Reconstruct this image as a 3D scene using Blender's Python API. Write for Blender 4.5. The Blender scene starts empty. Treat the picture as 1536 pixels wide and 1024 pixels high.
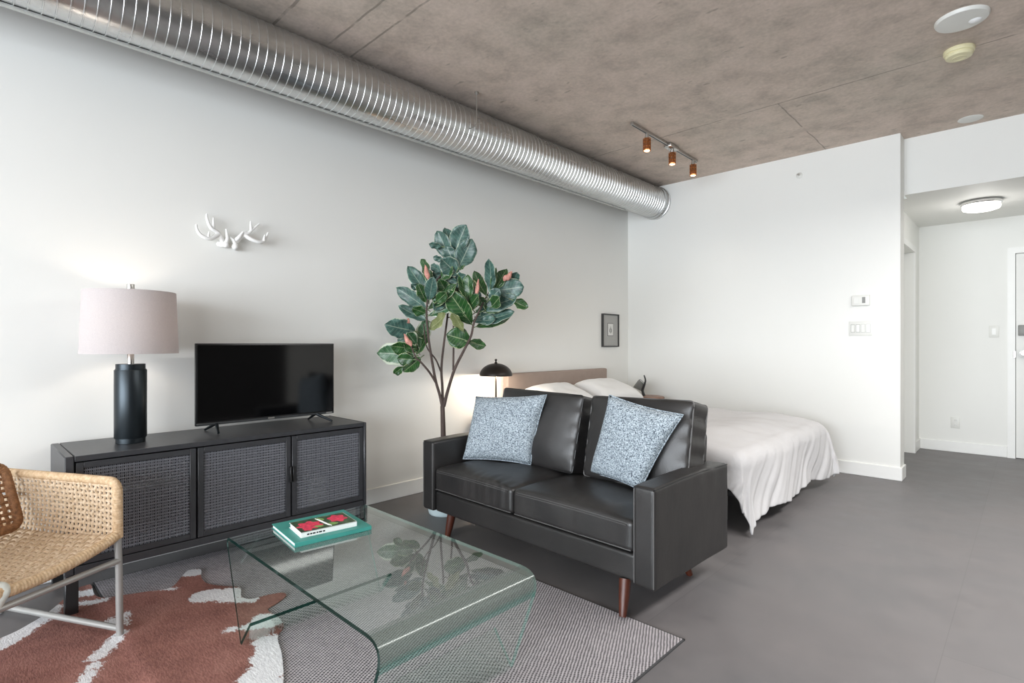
import bpy, bmesh, math, random
from mathutils import Vector as V, Matrix, noise
rnd = random.Random(7)
PI = math.pi
COL = bpy.context.scene.collection
SC = bpy.context.scene

# ------------------------------------------------------------------ helpers
def lin(r, g, b):
    f = lambda c: (c/255/12.92) if c/255 <= .04045 else ((c/255+.055)/1.055)**2.4
    return (f(r), f(g), f(b), 1)

class NT:
    def __init__(s, name):
        s.m = bpy.data.materials.new(name); s.m.use_nodes = True
        s.t = s.m.node_tree; s.n = s.t.nodes
        s.b = s.n['Principled BSDF']; s.out = s.n['Material Output']
    def new(s, typ, **kw):
        n = s.n.new(typ)
        for k, v in kw.items():
            if k in n.inputs: n.inputs[k].default_value = v
            else: setattr(n, k, v)
        return n
    def link(s, a, b): s.t.links.new(a, b)
    def coord(s, scale=(1, 1, 1)):
        c = s.new('ShaderNodeTexCoord'); mp = s.new('ShaderNodeMapping')
        mp.inputs['Scale'].default_value = scale
        s.link(c.outputs['Object'], mp.inputs['Vector']); return mp.outputs['Vector']
    def noise(s, vec, scale, detail=3, rough=.5):
        n = s.new('ShaderNodeTexNoise'); n.inputs['Scale'].default_value = scale
        n.inputs['Detail'].default_value = detail; n.inputs['Roughness'].default_value = rough
        s.link(vec, n.inputs['Vector']); return n.outputs['Fac']
    def ramp(s, fac, stops):
        r = s.new('ShaderNodeValToRGB'); e = r.color_ramp.elements
        while len(e) < len(stops): e.new(.5)
        for i, (p, c) in enumerate(stops): e[i].position = p; e[i].color = c
        s.link(fac, r.inputs['Fac']); return r.outputs['Color']
    def math(s, op, a, b=None, c=None):
        n = s.new('ShaderNodeMath', operation=op)
        for i, x in enumerate((a, b, c)):
            if x is None: continue
            if isinstance(x, (int, float)): n.inputs[i].default_value = x
            else: s.link(x, n.inputs[i])
        return n.outputs[0]
    def mix(s, fac, a, b, blend='MIX'):
        n = s.new('ShaderNodeMix', data_type='RGBA', blend_type=blend)
        for i, x in ((0, fac), (6, a), (7, b)):
            if isinstance(x, (int, float)): n.inputs[i].default_value = x
            elif isinstance(x, tuple): n.inputs[i].default_value = x
            else: s.link(x, n.inputs[i])
        return n.outputs[2]
    def bump(s, h, strength=.3, dist=.01):
        n = s.new('ShaderNodeBump'); n.inputs['Strength'].default_value = strength
        n.inputs['Distance'].default_value = dist
        s.link(h, n.inputs['Height']); s.link(n.outputs['Normal'], s.b.inputs['Normal'])
    def base(s, c):
        if isinstance(c, tuple): s.b.inputs['Base Color'].default_value = c
        else: s.link(c, s.b.inputs['Base Color'])
    def set(s, rough=.5, metal=0, **kw):
        s.b.inputs['Roughness'].default_value = rough; s.b.inputs['Metallic'].default_value = metal
        for k, v in kw.items(): s.b.inputs[k].default_value = v
        return s.m

def plain(name, rgb, rough=.5, metal=0, var=.06, nscale=12, bump=0, bscale=60, **kw):
    t = NT(name); c = lin(*rgb); v = t.coord()
    n = t.noise(v, nscale, 3)
    lo = tuple(x*(1-var) for x in c[:3])+(1,); hi = tuple(min(1, x*(1+var)) for x in c[:3])+(1,)
    t.base(t.ramp(n, [(.3, lo), (.7, hi)]))
    if bump: t.bump(t.noise(v, bscale, 3), bump, .004)
    return t.set(rough, metal, **kw)

ROOTM = {}
def tag(o, label, cat, group=None, kind=None):
    o['label'] = label; o['category'] = cat
    if group: o['group'] = group
    if kind: o['kind'] = kind
    return o
def thing(name, label, cat, loc=(0, 0, 0), rz=0, group=None, basis=None):
    o = bpy.data.objects.new(name, None); COL.objects.link(o)
    o.empty_display_size = .1
    M = Matrix.Translation(loc) @ Matrix.Rotation(rz, 4, 'Z')
    if basis: M = basis
    o.matrix_world = M
    ROOTM[o.name] = M
    return tag(o, label, cat, group)
def obj(name, bm, mats, parent=None, smooth=True, angle=40, world=False, label=None):
    if world and parent is not None:
        p = parent
        while p.name not in ROOTM: p = p.parent
        bm.transform(ROOTM[p.name].inverted())
    bmesh.ops.recalc_face_normals(bm, faces=bm.faces)
    me = bpy.data.meshes.new(name); bm.to_mesh(me); bm.free()
    for m in (mats if isinstance(mats, (list, tuple)) else [mats]): me.materials.append(m)
    if smooth:
        me.polygons.foreach_set('use_smooth', [True]*len(me.polygons))
        try: me.set_sharp_from_angle(angle=math.radians(angle))
        except Exception: pass
    o = bpy.data.objects.new(name, me); COL.objects.link(o)
    if parent is not None: o.parent = parent
    if label: o['label'] = label
    return o
def struct(name, bm, m, label, cat, **kw):
    return tag(obj(name, bm, m, **kw), label, cat, kind='structure')

def B(): return bmesh.new()
def box(bm, lo, hi, bev=0, seg=2, M=None, mat=0):
    r = bmesh.ops.create_cube(bm, size=1)
    vs = r['verts']; lo = V(lo); hi = V(hi)
    for v in vs:
        v.co = V(((lo[i]+hi[i])/2 + v.co[i]*(hi[i]-lo[i])) for i in range(3))
    fs = list({f for v in vs for f in v.link_faces})
    if bev:
        es = list({e for v in vs for e in v.link_edges})
        r = bmesh.ops.bevel(bm, geom=es, offset=bev, segments=seg, profile=.5, affect='EDGES')
        fs = list(set(r['faces']) | {f for f in fs if f.is_valid}); vs = list({v for f in fs for v in f.verts})
    if M: 
        for v in vs: v.co = M @ v.co
    for f in fs: f.material_index = mat
    return bm
def frame_of(d):
    d = d.normalized(); a = V((0, 0, 1)) if abs(d.z) < .95 else V((1, 0, 0))
    x = d.cross(a).normalized(); return x, d.cross(x).normalized()
def tube(bm, pts, r, seg=12, caps=True, closed=False, mat=0):
    pts = [V(p) for p in pts]; n = len(pts); rs = r if isinstance(r, (list, tuple)) else [r]*n
    rings = []; px = None
    for i, p in enumerate(pts):
        if closed: d = pts[(i+1) % n]-pts[i-1]
        else: d = pts[min(i+1, n-1)]-pts[max(i-1, 0)]
        d.normalize()
        if px is None: x, y = frame_of(d)
        else:
            x = px-d*px.dot(d)
            x = x.normalized() if x.length > 1e-6 else frame_of(d)[0]
            y = d.cross(x)
        px = x
        rings.append([bm.verts.new(p+(x*math.cos(a)+y*math.sin(a))*rs[i]) for a in [2*PI*k/seg for k in range(seg)]])
    m = n if closed else n-1
    for i in range(m):
        A, C = rings[i], rings[(i+1) % n]
        for k in range(seg):
            f = bm.faces.new((A[k], A[(k+1) % seg], C[(k+1) % seg], C[k])); f.material_index = mat
    if caps and not closed:
        for rg in (rings[0], rings[-1]):
            f = bm.faces.new(rg); f.material_index = mat
    return bm
def smooth_path(pts, n=8, closed=False):
    pts = [V(p) for p in pts]; out = []; N = len(pts)
    rng = range(N) if closed else range(N-1)
    for i in rng:
        p1, p2 = pts[i], pts[(i+1) % N]
        p0 = pts[i-1] if (closed or i > 0) else p1*2-p2
        p3 = pts[(i+2) % N] if (closed or i+2 < N) else p2*2-p1
        for k in range(n):
            t = k/n
            out.append(.5*((2*p1)+(p2-p0)*t+(2*p0-5*p1+4*p2-p3)*t*t+(3*p1-p0-3*p2+p3)*t**3))
    if not closed: out.append(pts[-1])
    return out
def fillet(pts, rad, n=6):
    pts = [V(p) for p in pts]; out = [pts[0]]
    for i in range(1, len(pts)-1):
        a, b, c = pts[i-1], pts[i], pts[i+1]
        p = b+(a-b).normalized()*rad; q = b+(c-b).normalized()*rad
        for k in range(n+1):
            t = k/n; out.append(p*(1-t)**2+b*2*t*(1-t)+q*t*t)
    out.append(pts[-1]); return out
def cyl(bm, p0, p1, r0, r1=None, seg=24, mat=0):
    return tube(bm, [p0, p1], [r0, r0 if r1 is None else r1], seg, mat=mat)
def lathe(bm, prof, seg=32, M=None, mat=0, closed=False):
    """prof: list of (r, z) about the local z axis"""
    rings = []
    for r, z in prof:
        if r < 1e-6: rings.append([bm.verts.new((0, 0, z))])
        else: rings.append([bm.verts.new((r*math.cos(2*PI*k/seg), r*math.sin(2*PI*k/seg), z)) for k in range(seg)])
    pairs = list(zip(rings, rings[1:]))
    if closed: pairs.append((rings[-1], rings[0]))
    for A, C in pairs:
        for k in range(seg):
            a = [A[k % len(A)]] if len(A) == 1 else [A[k], A[(k+1) % seg]]
            c = [C[0]] if len(C) == 1 else [C[(k+1) % seg], C[k]]
            if len(a)+len(c) >= 3:
                f = bm.faces.new(a+c); f.material_index = mat
    if M:
        for rg in rings:
            for v in rg: v.co = M @ v.co
    return bm
def rbox(bm, h, r, n=14, disp=None, M=None, mat=0):
    """rounded box, half sizes h, radius r, n cells per side, optional displacement(p, normal)->p"""
    def ticks(hh):
        q = [-hh, -hh+r*.3, -hh+r*.65, -hh+r]
        mid = [-hh+r+(2*hh-2*r)*i/n for i in range(1, n)]
        return q+mid+[-x for x in reversed(q)]
    T = [ticks(x) for x in h]; cache = {}
    def vert(p):
        key = tuple(round(x, 6) for x in p)
        if key in cache: return cache[key]
        q = V(max(-(h[i]-r), min(h[i]-r, p[i])) for i in range(3))
        d = V(p)-q
        nn = d.normalized() if d.length > 1e-9 else V((0, 0, 1))
        co = q+nn*r
        if disp: co = disp(co, nn)
        if M: co = M @ co
        cache[key] = bm.verts.new(co); return cache[key]
    for ax in range(3):
        a, b = (ax+1) % 3, (ax+2) % 3
        for s in (-1, 1):
            for i in range(len(T[a])-1):
                for j in range(len(T[b])-1):
                    ps = []
                    for ii, jj in ((i, j), (i+1, j), (i+1, j+1), (i, j+1)):
                        p = [0, 0, 0]; p[ax] = s*h[ax]; p[a] = T[a][ii]; p[b] = T[b][jj]; ps.append(p)
                    vs = [vert(p) for p in ps]
                    if s < 0: vs.reverse()
                    try:
                        f = bm.faces.new(vs); f.material_index = mat
                    except ValueError: pass
    return bm
def prism(bm, outline, z0, z1, mat=0):
    lo = [bm.verts.new((x, y, z0)) for x, y in outline]; hi = [bm.verts.new((x, y, z1)) for x, y in outline]
    n = len(lo)
    fs = [bm.faces.new(hi), bm.faces.new(lo[::-1])]
    for i in range(n): fs.append(bm.faces.new((lo[i], lo[(i+1) % n], hi[(i+1) % n], hi[i])))
    for f in fs: f.material_index = mat
    return bm
def soft_pillow(bm, corners, thick, n=22, concave=.05, wr=.004, seed=0):
    """corners tl,tr,br,bl; puffy square pillow with pointed corners"""
    tl, tr, br, bl = [V(c) for c in corners]
    N = ((tr-tl).cross(bl-tl)).normalized()
    top, bot = {}, {}
    for i in range(n+1):
        for j in range(n+1):
            u, v = i/n, j/n
            a, b = 2*u-1, 2*v-1
            uu = .5+.5*a*(1-concave*(1-b*b)); vv = .5+.5*b*(1-concave*(1-a*a))
            p = (tl*(1-uu)+tr*uu)*(1-vv)+(bl*(1-uu)+br*uu)*vv
            h = thick/2*((1-a**4)*(1-b**4))**.55
            w = noise.noise(V((p.x*9+seed, p.y*9, p.z*9)))*wr*(1-a*a)*(1-b*b)
            edge = i in (0, n) or j in (0, n)
            top[i, j] = bm.verts.new(p+N*(h+w) if not edge else p)
            bot[i, j] = top[i, j] if edge else bm.verts.new(p-N*(h-w))
    for i in range(n):
        for j in range(n):
            bm.faces.new((top[i, j], top[i+1, j], top[i+1, j+1], top[i, j+1]))
            q = (bot[i, j+1], bot[i+1, j+1], bot[i+1, j], bot[i, j])
            try: bm.faces.new(q)
            except ValueError: pass
    return [top[i, 0].co.copy() for i in range(n)]+[top[n, j].co.copy() for j in range(n)] + \
           [top[i, n].co.copy() for i in range(n, 0, -1)]+[top[0, j].co.copy() for j in range(n, 0, -1)]

# ------------------------------------------------------------------ materials
def wall_paint(name, rgb):
    t = NT(name); v = t.coord()
    t.base(t.ramp(t.noise(v, 1.3, 3), [(.3, lin(*[x-2 for x in rgb])), (.7, lin(*rgb))]))
    t.bump(t.noise(v, 180, 2), .06, .002); return t.set(.62)
M_wall = wall_paint('white wall paint', (236, 236, 232))
M_trim = plain('white trim paint', (238, 238, 235), .4, var=.01)
M_door = plain('white door paint', (228, 228, 224), .45, var=.01)
M_plastic = plain('white plastic', (224, 224, 219), .4, var=.01)
M_gap = plain('grey shadow gap plastic', (188, 188, 184), .5)
M_ivory = plain('aged ivory plastic', (226, 219, 180), .45, var=.02)
M_greyplastic = plain('grey plastic', (134, 134, 131), .45)

def concrete_ceiling():
    t = NT('board formed concrete'); v = t.coord()
    big = t.noise(v, .9, 5, .6); mid = t.noise(v, 4.5, 6, .62); fine = t.noise(v, 40, 4, .6)
    c = t.ramp(big, [(.32, lin(178, 171, 158)), (.5, lin(204, 187, 175)), (.68, lin(215, 195, 184))])
    c = t.mix(.55, c, t.ramp(mid, [(.33, lin(156, 146, 134)), (.52, lin(209, 195, 181)), (.72, lin(230, 213, 201))]))
    c = t.mix(.18, c, t.ramp(fine, [(.3, lin(128, 119, 111)), (.7, lin(242, 227, 216))]))
    sp = t.noise(t.coord((1.0, 2.2, 1)), 9, 2, .4)
    spots = t.ramp(sp, [(.70, (0, 0, 0, 1)), (.76, (1, 1, 1, 1))])
    c = t.mix(t.math('MULTIPLY', spots, .5), c, lin(124, 117, 105))
    s = t.new('ShaderNodeSeparateXYZ'); cc = t.new('ShaderNodeTexCoord'); t.link(cc.outputs['Object'], s.inputs[0])
    wob = t.math('MULTIPLY', t.math('SUBTRACT', t.noise(v, 6, 2), .5), .02)
    line = None
    def seam(axis, pos, w, gate=None):
        d = t.math('ABSOLUTE', t.math('ADD', t.math('SUBTRACT', s.outputs[axis], pos), wob))
        m = t.math('LESS_THAN', d, w)
        if gate is not None: m = t.math('MULTIPLY', m, gate)
        return m
    right = t.math('LESS_THAN', s.outputs[0], 1.2)
    tot = seam(1, -1.29, .006)
    tot = t.math('MAXIMUM', tot, seam(1, -3.79, .006, right))
    tot = t.math('MAXIMUM', tot, seam(1, -3.95, .006, right))
    tot = t.math('MAXIMUM', tot, seam(1, -4.255, .008, right))
    tot = t.math('MAXIMUM', tot, seam(0, 2.06, .005, t.math('GREATER_THAN', s.outputs[1], -1.29)))
    brk = t.ramp(t.noise(v, 7, 3), [(.35, (0, 0, 0, 1)), (.5, (1, 1, 1, 1))])
    tot = t.math('MULTIPLY', tot, t.math('MULTIPLY', brk, .6))
    c = t.mix(tot, c, lin(113, 106, 96)); t.base(c)
    t.bump(t.math('SUBTRACT', mid, t.math('MULTIPLY', tot, .6)), .35, .01); return t.set(.75)
def floor_mat():
    t = NT('grey concrete floor tiles'); v = t.coord()
    big = t.noise(v, .8, 5, .6); mid = t.noise(v, 5, 6, .6)
    c = t.ramp(big, [(.3, lin(102, 102, 104)), (.55, lin(113, 109, 110)), (.75, lin(116, 110, 110))])
    c = t.mix(.35, c, t.ramp(mid, [(.3, lin(92, 91, 93)), (.7, lin(127, 124, 124))]))
    br = t.new('ShaderNodeTexBrick', offset=.5, squash=1)
    mp = t.new('ShaderNodeMapping'); cc = t.new('ShaderNodeTexCoord')
    mp.inputs['Rotation'].default_value = (0, 0, PI/2); mp.inputs['Location'].default_value = (.03, .44, 0)
    t.link(cc.outputs['Object'], mp.inputs[0]); t.link(mp.outputs[0], br.inputs['Vector'])
    br.inputs['Scale'].default_value = 1; br.inputs['Brick Width'].default_value = 2.0; br.inputs['Row Height'].default_value = .9
    br.inputs['Mortar Size'].default_value = .0022; br.inputs['Mortar Smooth'].default_value = .6; br.inputs['Bias'].default_value = 0
    br.inputs['Color1'].default_value = (.97, .97, .97, 1); br.inputs['Color2'].default_value = (1.03, 1.025, 1.02, 1); br.inputs['Mortar'].default_value = (.85, .85, .85, 1)
    c = t.mix(1, c, br.outputs['Color'], 'MULTIPLY'); t.base(c)
    r = t.ramp(mid, [(.3, (.42,)*3+(1,)), (.7, (.6,)*3+(1,))]); t.link(r, t.b.inputs['Roughness'])
    t.bump(mid, .06, .004); m = t.set(.5); t.link(r, t.b.inputs['Roughness']); return m
M_ceil = concrete_ceiling(); M_floor = floor_mat()

def galvanized():
    t = NT('galvanized spiral steel'); v = t.coord((1, .25, 1))
    n = t.noise(v, 9, 3, .5); vo = t.new('ShaderNodeTexVoronoi'); vo.inputs['Scale'].default_value = 60; t.link(t.coord(), vo.inputs['Vector'])
    c = t.mix(.10, t.ramp(n, [(.3, lin(190, 199, 198)), (.7, lin(210, 217, 215))]), vo.outputs['Color'], 'SOFT_LIGHT')
    hs = t.new('ShaderNodeHueSaturation'); hs.inputs['Saturation'].default_value = .15; t.link(c, hs.inputs['Color'])
    t.base(hs.outputs['Color'])
    m = t.set(.2, 1); r = t.ramp(n, [(.3, (.25,)*3+(1,)), (.7, (.33,)*3+(1,))]); t.link(r, t.b.inputs['Roughness']); return m
M_galv = galvanized()
M_foil = plain('dull foil tape', (196, 198, 194), .5, .6)
M_steel = plain('brushed nickel', (190, 188, 184), .3, 1)
M_chrome = plain('chrome', (225, 225, 225), .12, 1)
M_graymetal = plain('grey enamelled tube', (164, 163, 160), .38, .35)
M_paletube = plain('pale grey enamelled tube', (202, 205, 198), .4, .1)
M_gun = plain('gunmetal lamp body', (46, 52, 56), .33, .75, var=.05)
M_black = plain('black satin metal', (28, 28, 29), .42)
M_blackgloss = plain('black plastic bezel', (20, 20, 21), .3)
M_console = plain('charcoal painted wood', (56, 57, 60), .36, var=.1, nscale=30)
M_cane = plain('charcoal woven cane', (112, 114, 120), .32, var=.2, nscale=90)
M_inner = plain('dark cabinet interior', (12, 12, 13), .7)
M_bronze = plain('dark bronze', (44, 38, 34), .38, .5)
M_copper = plain('copper cage', (196, 130, 78), .28, 1)
def leather():
    t = NT('black leather'); v = t.coord()
    g = t.new('ShaderNodeTexVoronoi'); g.inputs['Scale'].default_value = 260; t.link(v, g.inputs['Vector'])
    n = t.noise(v, 5, 4); n2 = t.noise(t.coord((1, 1, .6)), 11, 3)
    t.base(t.ramp(n, [(.3, lin(36, 35, 35)), (.7, lin(46, 44, 43))]))
    h = t.math('ADD', t.math('MULTIPLY', g.outputs['Distance'], .12), n2)
    t.bump(h, .22, .012)
    m = t.set(.4); m.node_tree.nodes['Principled BSDF'].inputs['Specular IOR Level'].default_value = .6; return m
M_leather = leather()
M_stitch = plain('grey seam piping', (88, 87, 86), .5)
M_blackpipe = plain('black seam piping', (22, 22, 22), .45)
M_walnut = None
def wood(name, a, b, sc=(1, 1, .12), scale=30, rough=.4):
    t = NT(name); v = t.coord(sc)
    n = t.noise(v, scale, 5, .6); t.base(t.ramp(n, [(.3, lin(*a)), (.7, lin(*b))])); t.bump(n, .08, .003); return t.set(rough)
M_walnut = wood('reddish walnut', (58, 27, 18), (92, 45, 29))
M_oak = wood('warm oak', (150, 100, 62), (190, 138, 92), (.2, 1, 1))
M_brownwood = wood('brown wood', (118, 86, 70), (150, 112, 92), (.2, 1, 1))
def cushion_fabric():
    t = NT('blue grey boucle'); v = t.coord()
    n1 = t.noise(v, 230, 2, .6); n2 = t.noise(v, 110, 3, .6)
    f = t.math('ADD', t.math('MULTIPLY', n1, .65), t.math('MULTIPLY', n2, .35))
    t.base(t.ramp(f, [(.40, lin(62, 70, 80)), (.47, lin(128, 140, 149)), (.53, lin(168, 180, 188)), (.62, lin(206, 216, 222))]))
    t.bump(f, .6, .006); return t.set(.95)
M_boucle = cushion_fabric()
def linen(name, rgb, wrinkle=.15, sc=7):
    t = NT(name); v = t.coord()
    t.base(t.ramp(t.noise(v, 3, 3), [(.3, lin(*[x-5 for x in rgb])), (.7, lin(*rgb))]))
    a = t.noise(v, sc, 5, .55); t.bump(a, wrinkle, .03); return t.set(.9)
M_duvet = linen('white cotton duvet', (210, 209, 210), .3, 6)
M_pcase = linen('white pillowcase', (240, 240, 239), .15, 9)
M_mattress = linen('mattress cover', (225, 222, 218), .05)
M_headb = plain('taupe upholstery', (158, 142, 132), .9, var=.04, bump=.2, bscale=300)
def shade_mat():
    t = NT('linen lamp shade'); v = t.coord((1, 1, 3))
    n = t.noise(v, 220, 2)
    c = t.ramp(n, [(.3, lin(203, 197, 197)), (.7, lin(217, 211, 210))])
    d = t.new('ShaderNodeBsdfDiffuse'); tr = t.new('ShaderNodeBsdfTranslucent'); mx = t.new('ShaderNodeMixShader')
    mx.inputs[0].default_value = .36
    t.link(c, d.inputs[0]); t.link(c, tr.inputs[0]); t.link(d.outputs[0], mx.inputs[1]); t.link(tr.outputs[0], mx.inputs[2])
    t.link(mx.outputs[0], t.out.inputs['Surface']); return t.m
M_shade = shade_mat()
def emit(name, rgb, s):
    t = NT(name); e = t.new('ShaderNodeEmission'); e.inputs[0].default_value = lin(*rgb); e.inputs[1].default_value = s
    t.link(e.outputs[0], t.out.inputs['Surface']); return t.m
M_bulb = emit('warm bulb', (255, 222, 176), 5)
M_bulb_soft = emit('lamp bulb', (255, 225, 190), 6)
M_diffuser = emit('white glass diffuser lit', (255, 252, 246), 2.2)
def screen_mat():
    t = NT('black glossy screen'); t.base(t.ramp(t.noise(t.coord(), 4), [(0, lin(5, 5, 6)), (1, lin(7, 7, 8))])); return t.set(.07)
M_screen = screen_mat()
def glass(name, tint, fr=1.0, mixd=None, rough=.02):
    t = NT(name); tr = t.new('ShaderNodeBsdfTransparent'); gl = t.new('ShaderNodeBsdfGlossy')
    n = t.noise(t.coord(), 3); c = t.ramp(n, [(0, tint), (1, tuple(min(1, x*1.01) for x in tint[:3])+(1,))])
    t.link(c, tr.inputs[0]); gl.inputs['Roughness'].default_value = rough; gl.inputs[0].default_value = (.95, 1, .97, 1)
    lw = t.new('ShaderNodeFresnel'); lw.inputs['IOR'].default_value = 1.5
    ge = t.new('ShaderNodeNewGeometry'); front = t.math('SUBTRACT', 1, ge.outputs['Backfacing'])
    mx = t.new('ShaderNodeMixShader'); t.link(t.math('MINIMUM', t.math('MULTIPLY', t.math('MULTIPLY', lw.outputs[0], fr), front), .95), mx.inputs[0])
    t.link(tr.outputs[0], mx.inputs[1]); t.link(gl.outputs[0], mx.inputs[2]); sh = mx.outputs[0]
    if mixd:
        d = t.new('ShaderNodeBsdfDiffuse'); d.inputs[0].default_value = mixd[0]
        m2 = t.new('ShaderNodeMixShader'); m2.inputs[0].default_value = mixd[1]
        t.link(sh, m2.inputs[1]); t.link(d.outputs[0], m2.inputs[2]); sh = m2.outputs[0]
    t.link(sh, t.out.inputs['Surface']); return t.m
M_glass = glass('clear table glass', (.95, .985, .97, 1), 1.9)
M_glassedge_lit = glass('lit green glass edge', (.55, .78, .72, 1), 1.0, (lin(120, 160, 150), .2))  # paler copy of the cut edge, light caught in the glass put into colour
M_glassbend = glass('bent glass', (.72, .79, .76, 1), 1.0, (lin(146, 152, 147), .25), .15)
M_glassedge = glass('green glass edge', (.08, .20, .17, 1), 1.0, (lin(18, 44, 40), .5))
M_pane = glass('window glass', (.97, .98, .98, 1), .6)
M_amber = glass('amber ribbed glass', (.62, .42, .27, 1), 1.2, (lin(150, 98, 62), .4))
def rug_mat():
    t = NT('black and white flatweave'); v = t.coord()
    s = t.new('ShaderNodeSeparateXYZ'); t.link(v, s.inputs[0])
    wob = t.math('MULTIPLY', t.math('SUBTRACT', t.noise(v, 30, 2), .5), .5)
    # rows run across the rug, dashes step sideways from row to row
    yy = t.math('ADD', t.math('MULTIPLY', s.outputs[1], 105), wob)
    row = t.math('FLOOR', yy); fr = t.math('FRACT', yy)
    xx = t.math('ADD', t.math('MULTIPLY', s.outputs[0], 78), t.math('MULTIPLY', row, .37))
    fx = t.math('FRACT', t.math('ADD', xx, wob))
    a = t.math('LESS_THAN', fx, .50); b = t.math('LESS_THAN', fr, .80)
    dash = t.math('MULTIPLY', a, b)
    n = t.noise(v, 3, 3)
    dash = t.math('MULTIPLY', dash, t.ramp(n, [(.25, (.8,)*3+(1,)), (.7, (1,)*3+(1,))]))
    c = t.mix(dash, t.ramp(t.noise(v, 60, 2), [(.3, lin(164, 159, 162)), (.7, lin(186, 180, 183))]), lin(30, 29, 32)); t.base(c)
    t.bump(fr, .3, .003); return t.set(.95)
M_rug = rug_mat()
M_rugedge = plain('dark rug binding', (70, 70, 72), .9)
def cow_mat():
    t = NT('brown and white cowhide')
    at = t.new('ShaderNodeAttribute', attribute_name='white_hair')
    v = t.coord(); vs = t.coord((.55, 1.4, 1)); 
    n1 = t.noise(v, 20, 5, .75); n2 = t.noise(t.coord((.5, 1.5, 1)), 130, 2, .6)
    f = t.math('ADD', at.outputs['Fac'], t.math('ADD', t.math('MULTIPLY', t.math('SUBTRACT', n1, .5), .075), t.math('MULTIPLY', t.math('SUBTRACT', n2, .5), .05)))
    w = t.ramp(f, [(.498, (0, 0, 0, 1)), (.506, (1, 1, 1, 1))])
    big = t.noise(v, 3.2, 4, .6); hair = t.noise(vs, 120, 2, .6)
    br = t.ramp(big, [(.3, lin(100, 60, 54)), (.5, lin(140, 92, 84)), (.7, lin(172, 124, 114))])
    br = t.mix(.35, br, t.ramp(hair, [(.3, lin(96, 58, 48)), (.7, lin(178, 128, 114))]))
    wh = t.ramp(hair, [(.3, lin(214, 214, 218)), (.7, lin(240, 240, 242))])
    t.base(t.mix(w, br, wh)); t.bump(hair, .35, .006); return t.set(.8)
M_cow = cow_mat()
def cord(name, a, b, c):
    t = NT(name); v = t.coord(); n = t.noise(v, 70, 3, .6)
    t.base(t.ramp(n, [(.3, lin(*a)), (.5, lin(*b)), (.7, lin(*c))]))
    t.bump(t.noise(v, 260, 2), .4, .003); return t.set(.7)
M_cord = cord('natural seagrass cord', (190, 164, 132), (212, 189, 160), (228, 209, 184))
M_cordrim = cord('cord wrapped rim', (182, 152, 116), (205, 176, 140), (220, 195, 162))
M_cordshaded = cord('shaded brown cord', (112, 78, 50), (142, 100, 66), (164, 120, 82))  # reddish brown of the backrest, with its shade put into the colour
def leaf_mat(name, a, b, cream, edge=.84):
    t = NT(name); at = t.new('ShaderNodeAttribute', attribute_name='leaf_across')
    al = t.new('ShaderNodeAttribute', attribute_name='leaf_along')
    v = t.coord(); n = t.noise(v, 28, 3, .6); n2 = t.noise(v, 9, 3)
    c = t.ramp(n, [(.32, lin(*a)), (.68, lin(*b))])
    rib = t.math('LESS_THAN', t.math('ABSOLUTE', at.outputs['Fac']), .045)
    vein = t.math('LESS_THAN', t.math('FRACT', t.math('ADD', t.math('MULTIPLY', al.outputs['Fac'], 9), t.math('MULTIPLY', t.math('ABSOLUTE', at.outputs['Fac']), -1.6))), .1)
    c = t.mix(t.math('MULTIPLY', t.math('MAXIMUM', rib, t.math('MULTIPLY', vein, .5)), .35), c, lin(*cream))
    f = t.math('ADD', t.math('ABSOLUTE', at.outputs['Fac']), t.math('MULTIPLY', t.math('SUBTRACT', n, .5), .35))
    w = t.ramp(f, [(edge, (0, 0, 0, 1)), (min(1, edge+.1), (1, 1, 1, 1))])
    c = t.mix(t.math('MULTIPLY', w, .85), c, lin(*cream)); t.base(c); return t.set(.38)
M_leafg = leaf_mat('deep green leaf', (18, 54, 24), (40, 86, 36), (196, 206, 160), .93)
M_leafb = leaf_mat('blue green leaf', (40, 68, 62), (74, 108, 98), (190, 200, 178), .92)
M_leafv = leaf_mat('variegated leaf', (34, 78, 44), (78, 120, 82), (222, 228, 208), .72)
M_leafy = leaf_mat('olive leaf back', (96, 104, 60), (132, 138, 92), (206, 206, 170), .95)
M_bud = plain('pink leaf sheath', (198, 140, 126), .6, var=.3, nscale=50)
M_trunk = wood('dark plant stem', (58, 46, 42), (88, 74, 68), (1, 1, .2), 50, .8)
M_pot = plain('pale blue white pot', (206, 222, 226), .35, var=.02)
M_soil = plain('potting soil', (50, 40, 34), .95, bump=.6, bscale=40)
M_antler = plain('white resin', (242, 242, 240), .45, var=.01)
M_teal = plain('teal book cloth', (62, 148, 138), .5, var=.05)
M_page = plain('page edges', (236, 238, 236), .7, var=.03, nscale=200)
M_ink = plain('black print', (30, 30, 32), .5)
M_matboard = plain('grey mat board', (168, 168, 165), .8, var=.02)
M_paper = plain('drawing paper', (222, 222, 218), .8, var=.02)
M_sketch = plain('graphite', (96, 96, 94), .8)
M_frame = plain('dark grey frame', (52, 52, 52), .4)
M_charwall = plain('dark kitchen cabinetry', (60, 58, 56), .5)

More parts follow.
